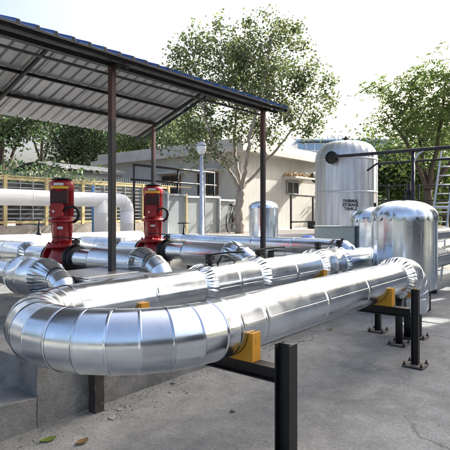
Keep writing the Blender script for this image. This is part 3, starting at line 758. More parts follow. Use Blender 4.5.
# ------------------------------------------------------------------ thermal storage tank
T0 = fr(14.2, (346 - 225) / FPX * 14.2); tr = 30.5 / FPX * 14.1
tt = thing('storage_tank', 'tall chalky white cylindrical tank with black stencilled lettering', 'tank', (T0.x, T0.y, TZ))
zt = 1.65 + 73 / FPX * 14.2; zsh = 1.65 + 58 / FPX * 13.5
npn = 26
for k in range(npn):
    a0, a1 = 2 * math.pi * k / npn, 2 * math.pi * (k + 1) / npn; mb = MB(); rows = []
    prof = [(TZ + .02, tr), (TZ + .6, tr), (2.0, tr), (zsh, tr)]
    for q in range(1, 8):
        ph = R(90) * q / 7; prof.append((zsh + (zt - zsh) * math.sin(ph), tr * (.30 + .70 * math.cos(ph) ** .8) if q < 7 else tr * .28))
    prof.append((zt + .02, .02))
    for z, rr in prof: rows.append([(T0.x + rr * (1 - .010 * math.sin(math.pi * s)) * math.cos(a0 + (a1 - a0) * s), T0.y + rr * (1 - .010 * math.sin(math.pi * s)) * math.sin(a0 + (a1 - a0) * s), z) for s in (0, .25, .5, .75, 1)])
    mb.rings(rows, closed=False)
    for (z, rr), (z2, rr2) in zip(prof[:-2], prof[1:-1]):
        e = Vector((math.cos(a1), math.sin(a1), 0)); mb.bar(Vector((T0.x, T0.y, z)) + e * rr, Vector((T0.x, T0.y, z2)) + e * rr2, .022, .010, up=e)
    obj('shell_panel', mb, M['tank_w'], tt)
for z in (2.28, zsh - .05): obj('band', MB().lathe((T0.x, T0.y, z), (0, 0, 1), [(0, tr + .006), (.0, tr + .016), (.035, tr + .016), (.035, tr + .006)], 64, cap=(False, False)), M['alu_dull'], tt)
obj('top_nozzle', MB().lathe((T0.x, T0.y, zt), (0, 0, 1), [(0, .06), (.08, .06), (.08, .1), (.11, .1), (.11, .04), (.16, .04)], 16), M['black2'], tt)
da = (Vector((0, 0, 0)) - Vector((T0.x, T0.y, 0))).normalized()
def on_tank(u, v, r=None, f0=13.4):
    """point on the tank's shell that a pixel looks at"""
    r = r or tr; d = at_fwd(u, v, 1) - Vector((0, 0, EYE)); ox, oy = -T0.x, -T0.y
    A = d.x ** 2 + d.y ** 2; B = 2 * (ox * d.x + oy * d.y); C = ox * ox + oy * oy - r * r
    s = (-B - math.sqrt(max(0, B * B - 4 * A * C))) / (2 * A); return Vector((0, 0, EYE)) + d * s
mh = on_tank(333.5, 158); e = Vector((mh.x - T0.x, mh.y - T0.y, 0)).normalized()
obj('manhole_nozzle', MB().lathe(mh - e * .05, e, [(0, .13), (.16, .13), (.16, .175), (.205, .175), (.205, .02)], 24), M['black'], tt)
def stencil(txt, u, v, size):
    cu = bpy.data.curves.new('lettering', 'FONT'); cu.body = txt; cu.size = size; cu.align_x = 'CENTER'; cu.extrude = .0006; cu.offset = .005; cu.resolution_u = 3
    o = bpy.data.objects.new('tmp', cu); COL.objects.link(o); dg = bpy.context.evaluated_depsgraph_get(); me0 = o.evaluated_get(dg).to_mesh()
    p = on_tank(u, v, tr + .004); a = math.atan2(p.y - T0.y, p.x - T0.x); mb = MB(); vv = []
    for q in me0.vertices:
        aa = a + q.co.x * .82 / tr; rr = tr + .007 + q.co.z; vv.append((T0.x + rr * math.cos(aa), T0.y + rr * math.sin(aa), p.z + q.co.y))
    mb.add(vv, [tuple(f.vertices) for f in me0.polygons]); o.evaluated_get(dg).to_mesh_clear(); bpy.data.objects.remove(o)
    obj('lettering', mb, M['text'], tt)
for i, tx in enumerate(('THERMAL', 'STORAGE', 'TANK-2')): stencil(tx, 350.5, 202.4 + i * 3.9, .115)
# tank's overhead pipe to the right
xp = mh.x - .2
t = thing('overhead_pipe', 'dark overhead pipe running from the storage tank to the right edge', 'pipe', (xp, 4, TZ))
zo = 1.65 + 58 / FPX * (CT * xp + ST * mh.y)
obj('pipe_run', MB().tube([mh + e * .15, (xp, mh.y - .15, zo), (xp, 4, zo), (xp, -3, zo)], .045, 12), M['black2'], t)
yp = Y_on(413, xp)
obj('lower_pipe', MB().tube([(xp + .1, T0.y - 1.05, zo - .42), (xp + .1, T0.y - 1.3, zo - .26), (xp + .1, -3, zo - .26)], .028, 10), M['black2'], t)
for y in (yp, yp - 4.2): obj('upright', MB().cyl((xp, y, 0), (xp, y, zo - .04), .045, 12), M['black2'], t)
obj('bracket', MB().tube([(xp, yp, zo - .35), (xp, yp - .12, zo - .1), (xp, yp - .25, zo - .03)], .025, 8), M['galv'], t)
# ladder leaning on it
t = thing('ladder', 'pale metal ladder leaning against the overhead pipe at the right edge', 'ladder', (xp - .7, 3.3, 0))
lt = at_fwd(441, 155, 13.2); lb = at_fwd(432, 222, 12.75)
dirl = (lb - lt); bot = lt + dirl * ((lt.z) / (lt.z - lb.z))
side = fr(0, .42)
for s in (0, 1): obj('rail', MB().bar(bot + side * s, lt + side * s * .9 - dirl.normalized() * .1, .03, .065), M['galv'], t)
nr = int((lt - bot).length / .255)
for i in range(1, nr + 1):
    p = bot.lerp(lt, i / (nr + .3)); obj('rung', MB().cyl(p, p + side * (1 - .1 * i / nr), .017, 8), M['galv'], t)

# cabinet, small things by the terrace edge
cb = fr(11.2, (334 - 225) / FPX * 11.2)
t = thing('cabinet', 'plain grey green metal cabinet in front of the storage tank', 'cabinet', (cb.x, cb.y, 0))
rotc = Matrix.Rotation(TH - R(90), 3, 'Z')
obj('body', MB().box((cb.x, cb.y, .69), (.82, .42, 1.38), rotc), M['cab'], t, .008); obj('lid', MB().box((cb.x, cb.y, 1.392), (.86, .46, .025), rotc), M['cab'], t, .005)
tb = fr(11.9, (308 - 225) / FPX * 11.9)
mb = MB(); rows = []
for i in range(9):
    rows.append([(tb.x + (i - 4) * .07 * ST + (j - 4) * .05 * CT, tb.y - (i - 4) * .07 * CT + (j - 4) * .05 * ST, .98 + .17 * max(0, 1 - ((i - 4) / 4.2) ** 2) * max(0, 1 - ((j - 4) / 4.2) ** 2) ** .7 + .02 * random.random()) for j in range(9)])
mb.rings(rows, closed=False)
tag(obj('tarpaulin', mb, M['tarp']), 'crumpled bright blue tarpaulin left of the grey cabinet', 'tarpaulin')
tag(obj('crate', MB().box((tb.x, tb.y, .49), (.7, .5, .98), rotc), M['black2'], None, .01), 'dark crate under the blue tarpaulin', 'crate')

# ------------------------------------------------------------------ overhead white pipe portal (left)
YW = 9.55; xw1 = X_on(127, YW); xw2 = X_on(101, YW); zw = 1.65 + 14.5 / FPX * (CT * xw1 + ST * YW)
t = thing('white_pipe_portal', 'thick white pipe raised on two white legs behind the pumps at left', 'pipe', (xw1, YW, TZ))
rw = .165
run((-1.5, YW, zw), (xw1 - .25, YW, zw), rw, M['white_pipe'], t, 1.2, 32)
elbow((xw1 - .25, YW, zw - .25), (0, 0, 1), (1, 0, 0), .25, rw, 4, M['white_pipe'], t, 32)
obj('leg', MB().lathe((xw1, YW, zw - .25), (0, 0, -1), [(0, rw), (.3, rw), (.31, rw + .006), (.32, rw), (zw - .25 - TZ, rw)], 32), M['white_pipe'], t)
obj('leg', MB().lathe((xw2, YW, zw), (0, 0, -1), [(0, rw), (.3, rw), (.31, rw + .006), (.32, rw), (zw - TZ, rw)], 32), M['white_pipe'], t)
tag(obj('thin_pole', MB().cyl((X_on(93, 9.9), 9.9, TZ), (X_on(93, 9.9), 9.9, 2.35), .028, 10), M['bluept']), 'thin blue pole beside the white pipe legs', 'pole')

# ------------------------------------------------------------------ yellow framed fence on a rubble base
YFN = 11.5
xs = [X_on(u, YFN) for u in (5, 46.5)]; pw = xs[1] - xs[0]
ft = thing('louvre_fence', 'yellow framed fence of dark horizontal bars with spikes along the top', 'fence', (xs[0], YFN, TZ))
zb_, zt_ = 1.47, 2.56
x_start = xs[0] - 2 * pw; npanel = 7
for i in range(npanel + 1): obj('post', MB().box((x_start + i * pw, YFN, (TZ + zt_) / 2 + .02), (.085, .07, zt_ - TZ + .04)), M['yellow_f'], ft)
for i in range(npanel):
    xa, xb2 = x_start + i * pw + .043, x_start + (i + 1) * pw - .043; xm = (xa + xb2) / 2
    for z in (zb_, zt_ - .03): obj('rail', MB().box((xm, YFN, z), (xb2 - xa, .05, .06)), M['yellow_f'], ft)
    for k in range(9):
        obj('bar', MB().box((xm, YFN + .01, zb_ + .10 + k * .108), (xb2 - xa - .004, .03, .028)), M['grey_sheet'], ft)
    for s in (.33, .66): obj('mullion', MB().box((xa + (xb2 - xa) * s, YFN - .022, (zb_ + zt_) / 2), (.022, .015, zt_ - zb_ - .09)), M['grey_sheet'], ft)
sp = MB()
k = 0; x = x_start
while x < 12.4:
    h = .20 + .03 * random.random(); sp.add([(x - .016, YFN, zt_ - .03), (x + .016, YFN, zt_ - .03), (x + random.uniform(-.02, .02), YFN - .01, zt_ + h), (x, YFN + .02, zt_ - .03)], [(0, 1, 2), (1, 3, 2), (3, 0, 2)]); x += .085
o = obj('spike', sp, M['grey_sheet'], ft); o['kind'] = 'stuff'
obj('spike_rail', MB().box(((x_start + 12.4) / 2, YFN, zt_ + .035), (12.4 - x_start, .03, .03)), M['yellow_f'], ft)
tag(rough_block('rubble_base_wall', x_start - .3, 12.3, YFN - .15, YFN + .15, TZ, 1.40, M['rubble'], .12, .05), 'low rubble stone wall under the yellow fence', 'wall')
tag(obj('backing_screen', MB().box((x_start + 3.0, YFN + .5, 2.0), (7.6, .04, 1.0)), M['black2']), 'dark screen standing close behind the yellow fence bars', 'screen')

# grey sheet hoarding
YG = 9.75; gx0, gx1 = X_on(146, YG), X_on(233, YG)
ht = thing('sheet_hoarding', 'grey sheet metal hoarding with cream posts below the cream building', 'hoarding', (gx0, YG, TZ))
n = 5
for i in range(n):
    a, b = gx0 + (gx1 - gx0) * i / n, gx0 + (gx1 - gx0) * (i + 1) / n
    h = (2.28, 2.24, 2.20, 2.22, 2.14)[i]
    obj('panel', MB().box(((a + b) / 2, YG, (TZ + h) / 2), (b - a - .03, .025, h - TZ)), M['grey_sheet'], ht)
    obj('post', MB().box((b - .0, YG - .05, (TZ + h) / 2), (.05, .05, h - TZ + .03)), M['yellow_f'] if i in (1, 2) else M['galv'], ht)
    obj('top_rail', MB().box(((a + b) / 2, YG - .05, h - .02), (b - a - .06, .04, .05)), M['white_p'] if i > 1 else M['grey_sheet'], ht)
# black pipe trellis above it
t = thing('pipe_trellis', 'thin black pipe frame running above the grey hoarding', 'pipe frame', (gx0, 10.1, TZ))
zy = 10.1
def zat(u, v): x = X_on(u, zy); return x, EYE - (v - 215) / FPX * (CT * x + ST * zy)
for (u0, v0, u1, v1, r) in ((133, 162, 214, 175, .035), (131, 179, 216, 186, .03)):
    a, b = zat(u0, v0), zat(u1, v1); zz = (a[1] + b[1]) / 2; obj('rail', MB().cyl((a[0], zy, zz), (b[0], zy, zz), r, 8), M['black'], t)
for u in (134, 152, 178, 214): 
    x, zz = zat(u, 162 + (u - 133) * .16); obj('upright', MB().cyl((x, zy, TZ), (x, zy, zat(170, 168)[1] + .02), .03, 8), M['black'], t)

# lamp post
lp = at_fwd(201.5, 232, 13.0)
t = thing('lamp_post', 'slim pale blue grey lamp post with a lantern head in front of the tree', 'lamp post', (lp.x, lp.y, TZ))
ztop = 1.65 + 66 / FPX * 13.0
obj('pole', MB().lathe((lp.x, lp.y, TZ), (0, 0, 1), [(0, .1), (.02, .1), (.02, .075), (.5, .072), (.52, .06), (ztop - TZ - .12, .045)], 16), M['steel_pole'], t)
obj('companion_conduit', MB().cyl((lp.x + .10, lp.y - .02, TZ), (lp.x + .10, lp.y - .02, ztop - .6), .022, 8), M['steel_pole'], t)
hd = obj('lantern', MB().lathe((lp.x, lp.y, ztop - .14), (0, 0, 1), [(0, .06), (.03, .10), (.20, .135), (.22, .12)], 16), M['white_p'], t)
obj('cap', MB().lathe((lp.x, lp.y, ztop + .085), (0, 0, 1), [(0, .15), (.03, .14), (.09, .06), (.12, .02)], 16), M['steel_pole'], hd)

# bicycle leaning by the trunk
bp = fr(15.3, (234 - 225) / FPX * 15.3)
t = thing('bicycle', 'dark bicycle leaning by the tree trunk', 'bicycle', (bp.x, bp.y, TZ))
da_ = Vector((.93, .36, 0)).normalized(); L_ = Vector((0, 0, 1)); B0 = Vector((bp.x, bp.y, TZ))
def bpt(s, z): return B0 + da_ * s + L_ * z
for s in (-.5, .5):
    w = MB(); w.tube([bpt(s + .31 * math.cos(a), .33 + .31 * math.sin(a)) for a in [2 * math.pi * k / 24 for k in range(25)]], .018, 6)
    for k in range(10): w.bar(bpt(s, .33), bpt(s + .3 * math.cos(k * .628), .33 + .3 * math.sin(k * .628)), .004, .004)
    obj('wheel', w, M['rubber'], t)
fr_ = MB()
for a, b in (((-.5, .33), (-.1, .30)), ((-.1, .30), (-.22, .82)), ((-.5, .33), (-.2, .74)), ((-.1, .30), (.33, .72)), ((-.2, .74), (.31, .78)), ((.5, .33), (.29, .92))): fr_.cyl(bpt(*a), bpt(*b), .016, 8)
obj('frame', fr_, M['black'], t); obj('saddle', MB().box(bpt(-.23, .86), (.24, .12, .06), Matrix.Rotation(math.atan2(da_.y, da_.x), 3, 'Z')), M['rubber'], t, .02)
sdv = Vector((-da_.y, da_.x, 0)); obj('handlebar', MB().tube([bpt(.22, .98) + sdv * .25, bpt(.3, .97) + sdv * .1, bpt(.3, .97) - sdv * .1, bpt(.22, .98) - sdv * .25], .014, 8), M['galv'], t)

# ------------------------------------------------------------------ cream building
BX, BY = X_on(241, 10.9), 10.9; BZ = 3.98; BYE = Y_on(101, BX); BXE = BX + 13
bt = thing('service_building', 'single storey cream building with projecting stained concrete eave', 'building', (BX, BY, TZ))
obj('wall', MB().box(((BX + BXE) / 2, (BY + BYE) / 2, (TZ + BZ) / 2), (BXE - BX, BYE - BY, BZ - TZ)), M['wall'], bt)
rf = obj('roof_slab', MB().box(((BX + BXE) / 2 + .0, (BY + BYE) / 2, BZ + .10), (BXE - BX + .7, BYE - BY + .7, .2)), M['slab_edge'], bt, .01)
obj('parapet', MB().box(((BX + BXE) / 2, (BY + BYE) / 2, BZ + .36), (BXE - BX + .2, BYE - BY + .2, .32)), M['slab_edge'], rf)
wp = X_on(292, BY); wz = 1.65 + 27 / FPX * (CT * wp + ST * BY)
w = obj('window', MB().box((wp, BY - .01, wz), (.92, .05, .5)), M['dark'], bt)
fm = MB()
for dx in (-.46, 0, .46): fm.box((wp + dx, BY - .045, wz), (.05, .04, .5))
for dz in (-.25, .25): fm.box((wp, BY - .047, wz + dz), (.97, .04, .05))
obj('frame', fm, M['grey_sheet'], w); obj('sunshade', MB().box((wp + .1, BY - .32, wz + .40), (1.75, .64, .08)), M['slab_edge'], w)
lf = MB()
for i in range(700):
    c = Vector((wp + .1 + random.uniform(-.85, .85), BY - .3 + random.uniform(-.28, .28), wz + .45 + abs(random.gauss(0, .07)))); a = Vector((random.gauss(0, 1), random.gauss(0, 1), random.gauss(0, .5))).normalized() * .05; b = a.orthogonal().normalized() * .03
    lf.add([c - a, c + b, c + a, c - b], [(0, 1, 2, 3)])
o = tag(obj('leaf_litter', lf, M['leaf_dry']), 'drift of dry leaves on the building window sunshade', 'leaves'); o['kind'] = 'stuff'
for yw in (BY + 1.6, BY + 3.6):
    w = obj('window', MB().box((BX - .01, yw, 2.85), (.05, 1.0, .8)), M['dark'], bt)
    fm = MB()
    for dy in (-.5, 0, .5): fm.box((BX - .045, yw + dy, 2.85), (.04, .05, .8))
    for dz in (-.4, .4): fm.box((BX - .047, yw, 2.85 + dz), (.04, 1.05, .05))
    obj('frame', fm, M['brown'], w); obj('sunshade', MB().box((BX - .3, yw, 3.36), (.6, 1.5, .07)), M['slab_edge'], w)
vx = X_on(303, BY); vz = 1.65 + 37 / FPX * (CT * vx + ST * BY)
obj('exhaust_duct', MB().cyl((vx, BY, vz), (vx, BY - .55, vz), .10, 16).lathe((vx, BY - .5, vz), (0, -1, 0), [(0, .10), (.0, .2), (.08, .24), (.10, .2), (.10, .02)], 20), M['black2'], bt)
t = thing('pipe_rack', 'black square steel frame against the sunlit building wall', 'frame', (X_on(291, 9.9), 9.9, TZ))
fa, fb = X_on(291, 9.9), X_on(330, 9.9); fz = 1.65 + 19 / FPX * (CT * fa + ST * 9.9)
for x in (fa, (fa + fb) / 2 + .1, fb): obj('upright', MB().box((x, 9.9, (TZ + fz) / 2), (.06, .06, fz - TZ)), M['black'], t)
for z in (fz, TZ + .25): obj('rail', MB().box(((fa + fb) / 2, 9.9, z + .03), (fb - fa + .06, .06, .06)), M['black'], t)
tag(obj('boxy_unit', MB().box(((fa + fb) / 2 + .3, 9.6, TZ + .16), (1.5, .5, .3)), M['black2'], None, .02), 'dark boxy unit at the foot of the black frame', 'unit')

# ------------------------------------------------------------------ background: shed, blue building
sh = at_fwd(70, 170, 20)
t = thing('shed', 'low shed with curved grey sheet roof behind the yellow fence', 'shed', (sh.x, sh.y, TZ))
mb = MB(); rows = []
for i in range(25):
    s = -1.7 + 3.4 * i / 24; rows.append([(sh.x + s + .0, sh.y + q, 3.25 + .42 * math.cos((q) / 1.6 * 1.3) + (.03 if i % 2 else 0)) for q in [-1.6 + 3.2 * j / 12 for j in range(13)]])
mb.rings(rows, closed=False); obj('roof', mb, M['shed_roof'], t)
obj('wall', MB().box((sh.x, sh.y, 2.2), (3.2, 2.7, 2.2)), M['wall'], t)

fb_ = at_fwd(345, 140, 85)
t = thing('office_block', 'distant blue glazed office block showing above the storage tank', 'building', (fb_.x, fb_.y, 0))
FW, FH = 16.5, 1.65 + 75.5 / FPX * 85; rz = Matrix.Rotation(TH - R(90), 3, 'Z'); ex = fr(0, 1); ey = fr(1, 0); fo = Vector((fb_.x, fb_.y, 0))
obj('wall', MB().box(fo + Vector((0, 0, FH / 2 - .3)) + ey * 3, (FW, 6, FH - .6), rz), M['white_p'], t)
for i in range(11):
    for j in range(3):
        obj('pane', MB().box(fo + ex * (-FW / 2 + FW / 11 * (i + .5)) + Vector((0, 0, FH - .55 - 1.4 * j - .7)) - ey * .02, (FW / 11 - .16, .1, 1.2), rz), M['glass_b'], t)
obj('roof_ledge', MB().box(fo + Vector((0, 0, FH - .22)) + ey * 2.6, (FW + .6, 7, .25), rz), M['glass_b'], t)
cu = bpy.data.curves.new('roof_lettering', 'FONT'); cu.body = 'UKO'; cu.size = 1.2; cu.align_x = 'CENTER'; cu.extrude = .1; cu.space_character = 1.15
o = bpy.data.objects.new('tmp', cu); COL.objects.link(o); dg = bpy.context.evaluated_depsgraph_get(); me0 = o.evaluated_get(dg).to_mesh()
c0 = fo + ex * ((335 - 345) / FPX * 85) + Vector((0, 0, FH - .08))
mb = MB().add([c0 + ex * q.co.x + Vector((0, 0, q.co.y)) - ey * q.co.z for q in me0.vertices], [tuple(f.vertices) for f in me0.polygons]); o.evaluated_get(dg).to_mesh_clear(); bpy.data.objects.remove(o)
obj('roof_lettering', mb, M['letter'], t)

# ------------------------------------------------------------------ railings in the right background
def railing(p, q, z0, h, label, n=6, m='black2'):
    p, q = Vector(p), Vector(q); t = thing('railing', label, 'railing', (p.x, p.y, z0))
    for i in range(n + 1): a = p.lerp(q, i / n); obj('post', MB().cyl((a.x, a.y, z0), (a.x, a.y, z0 + h), .03, 8), M[m], t)
    for k in (.33, .66, .98): obj('rail', MB().cyl((p.x, p.y, z0 + h * k), (q.x, q.y, z0 + h * k), .025, 8), M[m], t)
railing(fr(17, 4.6), fr(17, 11), TZ, 1.6, 'dark tubular railing behind the dome vessels in front of the trees')
tag(obj('vent_pipe', MB().lathe((fr(12.2, 4.58).x, fr(12.2, 4.58).y, 0), (0, 0, 1), [(0, .07), (1.9, .07), (1.9, .12), (1.95, .12), (1.95, .07), (2.2, .07), (2.2, .11), (2.26, .11), (2.26, .05), (2.45, .05)], 16), M['black']), 'black flanged vent pipe rising behind the large dome vessel', 'pipe')
t = thing('handrail', 'pale horizontal handrail at the foot of the ladder', 'railing', fr(13.6, 4.9))
obj('rail', MB().cyl(fr(13.6, 4.9, 1.86), fr(13.6, 9, 1.86), .04, 8), M['galv'], t)
for r_ in (5.2, 6.6, 8): obj('post', MB().cyl(fr(13.6, r_, 0), fr(13.6, r_, 1.86), .03, 8), M['galv'], t)

# ------------------------------------------------------------------ trees
def leaf_mesh(name, C, size, m, parent, asp=.55, droop=.3, fold=True):
    n = len(C); a = rng.normal(size=(n, 3)); a[:, 2] = a[:, 2] * .6 - droop; a /= np.linalg.norm(a, axis=1)[:, None]
    b = rng.normal(size=(n, 3)); b -= a * (a * b).sum(1)[:, None]; b /= np.linalg.norm(b, axis=1)[:, None]; c = np.cross(a, b)
    s = size * rng.uniform(.6, 1.3, size=(n, 1)); w = s * asp
    V = np.stack([C - a * s * .5, C + b * w * .5 + c * s * .10, C + a * s * .5, C - b * w * .5 + c * s * .10], 1).reshape(-1, 3)
    off = np.array(ROOT[parent.name]); V = V - off
    idx = np.arange(n)[:, None] * 4; F = np.concatenate([idx + [0, 1, 2], idx + [0, 2, 3]], 1).reshape(-1, 3)
    me = bpy.data.meshes.new(name); me.vertices.add(len(V)); me.vertices.foreach_set('co', V.ravel())
    me.loops.add(F.size); me.loops.foreach_set('vertex_index', F.ravel()); me.polygons.add(len(F)); me.polygons.foreach_set('loop_start', np.arange(len(F)) * 3)
    me.update(calc_edges=True); me.materials.append(m)
    o = bpy.data.objects.new(name, me); COL.objects.link(o); o.parent = parent; return o
def tree(name, label, base, trunk_pts, blobs, ncl, nleaf, lsize, lm, bm, r0=.16, spread=.33, group='trees', pinnate=False, asp=.55, squash=.8, rt=None):
    """trunk polylines (list of lists), crown blobs (centre, radii), clusters joined by twigs, leaves round each cluster"""
    base = Vector(base); t = thing(name, label, 'tree', base, group); wood = MB()
    nodes = []; rads = []
    for pl_, ra, rb in trunk_pts:
        P_ = [Vector(p) for p in pl_]; k = 6; path = []
        for i in range(len(P_) - 1):
            for s in range(k): path.append(P_[i].lerp(P_[i + 1], s / k) + Vector((random.gauss(0, .02), random.gauss(0, .02), 0)))
        path.append(P_[-1]); rr = [ra + (rb - ra) * i / (len(path) - 1) for i in range(len(path))]
        wood.tube(path, rr, 10)
        for p, q in zip(path[len(path) // 4:], rr[len(path) // 4:]): nodes.append(p); rads.append(q)
    vol = [b[1][0] * b[1][1] * b[1][2] for b in blobs]; tot = sum(vol); cl = []
    for b, v in zip(blobs, vol):
        for _ in range(max(3, int(ncl * v / tot))):
            while True:
                q = Vector((random.uniform(-1, 1), random.uniform(-1, 1), random.uniform(-1, 1)))
                if .12 < q.length < 1: break
            cl.append(Vector(b[0]) + Vector((q.x * b[1][0], q.y * b[1][1], q.z * b[1][2])))
    c0 = sum(cl, Vector()) / len(cl)
    cl.sort(key=lambda p: min((p - q).length for q in nodes[::4]))
    for p in cl:
        best, bi = 1e9, 0
        for i, q in enumerate(nodes):
            d = (p - q).length + max(0, q.z - p.z) * .9
            if d < best: best, bi = d, i
        q = nodes[bi]; L = (p - q).length; path = [q]
        k = max(2, int(L / .35))
        bend = Vector((random.gauss(0, .10), random.gauss(0, .10), random.uniform(.0, .18))) * L
        for i in range(1, k + 1):
            s = i / k; path.append(q.lerp(p, s) + bend * math.sin(math.pi * s) + Vector((random.gauss(0, .015), random.gauss(0, .015), random.gauss(0, .015))))
        ra = min(rads[bi] * .62, .012 + .016 * L); rr = [max(.006, ra * (1 - .7 * i / k)) for i in range(k + 1)]
        wood.tube(path, rr, 5, cap=False)
        for a, b in zip(path[1:], rr[1:]): nodes.append(a); rads.append(b)
    obj('trunk', wood, bm, t)
    per = nleaf // len(cl); C = []
    for p in cl:
        k = max(4, int(per * random.choice((.45, .8, 1.0, 1.5)))); sp_ = spread * random.uniform(.7, 1.35)
        if not pinnate:
            C.append(np.array(p) + rng.normal(size=(k, 3)) * [sp_, sp_, sp_ * squash])
        else:
            nf = max(1, k // 12)
            for _ in range(nf):
                d = Vector((random.gauss(0, 1), random.gauss(0, 1), random.gauss(-.15, .35))).normalized(); o_ = p + Vector((random.gauss(0, sp_), random.gauss(0, sp_), random.gauss(0, sp_ * .5)))
                sd = d.cross(Vector((0, 0, 1))).normalized()
                for i in range(6):
                    for s in (-1, 1): q = o_ + d * (.07 * i) + sd * s * .05 + Vector((0, 0, -.006 * i * i)); C.append(np.array([q]))
    leaf_mesh('crown', np.concatenate(C), lsize, lm, t, asp); return t
def W(u, v, f): return at_fwd(u, v, f)
F0 = 14.6
base = W(240, 232, F0); base.z = TZ
fk = W(241, 190, F0)
tree('pale_barked_tree', 'tall airy tree with pale forked trunk in front of the cream building', base,
     [([base, W(238, 212, F0), fk], .145, .115), ([fk, W(229, 170, F0), W(217, 150, F0 - .5), W(205, 118, F0 - .8), W(198, 84, F0 - 1)], .065, .02),
      ([fk, W(238, 170, F0 + .3), W(234, 140, F0 + .6), W(238, 95, F0 + .7), W(228, 50, F0 + .6)], .07, .02),
      ([fk, W(246, 168, F0 - .3), W(249, 140, F0 - .6), W(262, 90, F0 - .8), W(272, 40, F0 - .9)], .07, .02),
      ([fk, W(256, 174, F0 + .4), W(276, 150, F0 + .7), W(300, 120, F0 + .8), W(312, 88, F0 + .9)], .055, .015), ([W(229, 170, F0), W(205, 152, F0 + .8), W(186, 128, F0 + 1.3)], .035, .015)],
     [(W(222, 75, F0), (1.55, 1.7, 1.45)), (W(268, 62, F0), (1.25, 1.4, 1.5)), (W(276, 24, F0), (.6, .7, .6)), (W(303, 92, F0), (.85, 1.1, 1.1)), (W(210, 40, F0), (.7, .8, .6)), (W(246, 105, F0), (1.5, 1.6, 1.0)), (W(186, 62, F0 + .3), (.7, .8, .55)), (W(180, 108, F0 + .5), (.7, .9, .9)), (W(310, 125, F0), (.5, .7, .7)), (W(205, 135, F0), (.9, 1.0, .55)), (W(270, 130, F0), (.8, .9, .5)), (W(188, 142, F0 - .6), (.95, 1.0, .45)), (W(212, 158, F0 - .8), (.8, .6, .3)), (W(323, 100, F0), (.35, .5, .8))],
     340, 25000, .094, M['leaf_c'], M['bark'], spread=.175, asp=.7)
F1 = 21.0
base = W(432, 235, F1); base.z = TZ; fk = W(428, 190, F1)
tree('feathery_tree', 'feathery light green tree rising behind the dome vessels at right', base,
     [([base, fk], .2, .17), ([fk, W(405, 140, F1), W(385, 112, F1)], .10, .02), ([fk, W(418, 130, F1 + 1), W(408, 90, F1 + 1)], .1, .02), ([fk, W(440, 130, F1), W(446, 80, F1)], .12, .03), ([fk, W(470, 140, F1), W(500, 90, F1)], .12, .03)],
     [(W(437, 105, F1), (2.0, 2.0, 1.5)), (W(405, 115, F1), (1.4, 1.6, 1.2)), (W(380, 100, F1), (.6, .8, .7)), (W(425, 82, F1), (1.5, 1.6, .8)), (W(460, 100, F1), (2.6, 2.4, 2.2)), (W(500, 90, F1), (2.6, 2.4, 2.4)), (W(405, 148, F1), (1.6, 1.6, .8)), (W(392, 132, F1), (.9, 1, .6)), (W(374, 86, F1), (.3, .4, .25)), (W(398, 88, F1), (1.1, 1.2, .6)), (W(383, 118, F1), (.8, .9, .7))],
     400, 34000, .14, M['leaf_r'], M['bark_d'], spread=.32, pinnate=True, asp=.42)
def bushy(name, label, u, v, f, rad, h, n=7000, ls=.16, lm='leaf_d', ncl=120, sub=9, sp=.4, zb=TZ):
    c = W(u, v, f); b = Vector((c.x, c.y, zb)); bl = []
    for _ in range(sub):
        q = Vector((random.gauss(0, .5), random.gauss(0, .5), random.gauss(0, .5))); bl.append((c + Vector((q.x * rad, q.y * rad, q.z * h)), (rad * random.uniform(.4, .6), rad * random.uniform(.4, .6), h * random.uniform(.35, .55))))
    bl.append((c, (rad * .6, rad * .6, h * .6)))
    return tree(name, label, b, [([b, b.lerp(c, .5), c + Vector((0, 0, h * .4))], .16, .05), ([b.lerp(c, .5), c + Vector((rad * .6, 0, h * .2))], .08, .03), ([b.lerp(c, .5), c + Vector((-rad * .5, rad * .4, h * .3))], .08, .03)], bl, ncl, n, ls, M[lm], M['bark_d'], spread=sp)
bushy('leafy_tree', 'near leafy tree at the left edge under the canopy', 2, 128, 19, 1.5, 1.1, 5500, .17, 'leaf_d', 90, sp=.3)
bushy('dense_tree', 'dark dense round tree behind the shed left of the front column', 82, 138, 25, 2.5, 1.7, 15000, .17, 'leaf_d', 180, sp=.4)
bushy('dense_tree', 'dark tree between the left leafy tree and the round one', 42, 112, 27, 1.5, .8, 4000, .18, 'leaf_d', 100, sp=.4)
bushy('lime_bush_tree', 'sunlit lime green tree showing between the two left columns', 136, 142, 27, 1.2, .9, 4500, .16, 'leaf_y', 60, sp=.3)
bushy('dense_tree', 'dark green tree behind the cream building right of the rear column', 178, 138, 28, 2.1, 1.3, 9000, .18, 'leaf_d', 110, sp=.4)
bushy('low_hedge_tree', 'low dark bushy growth behind the left end of the yellow fence', 22, 186, 17, 2.6, .6, 8000, .15, 'leaf_d', 100, sp=.3)
bushy('dense_tree', 'dark bushy tree low behind the overhead pipe right of the storage tank', 398, 178, 27, 2.5, 1.6, 12000, .2, 'leaf_d', 150, sp=.45)
bushy('dense_tree', 'dark bushy tree behind the ladder at the right edge', 445, 180, 25, 2.4, 1.8, 12000, .2, 'leaf_r', 150, sp=.45)
bushy('dense_tree', 'dark bushy tree far behind the black flanged vent pipe', 420, 165, 32, 3.5, 2.2, 12000, .25, 'leaf_d', 150, sp=.5)
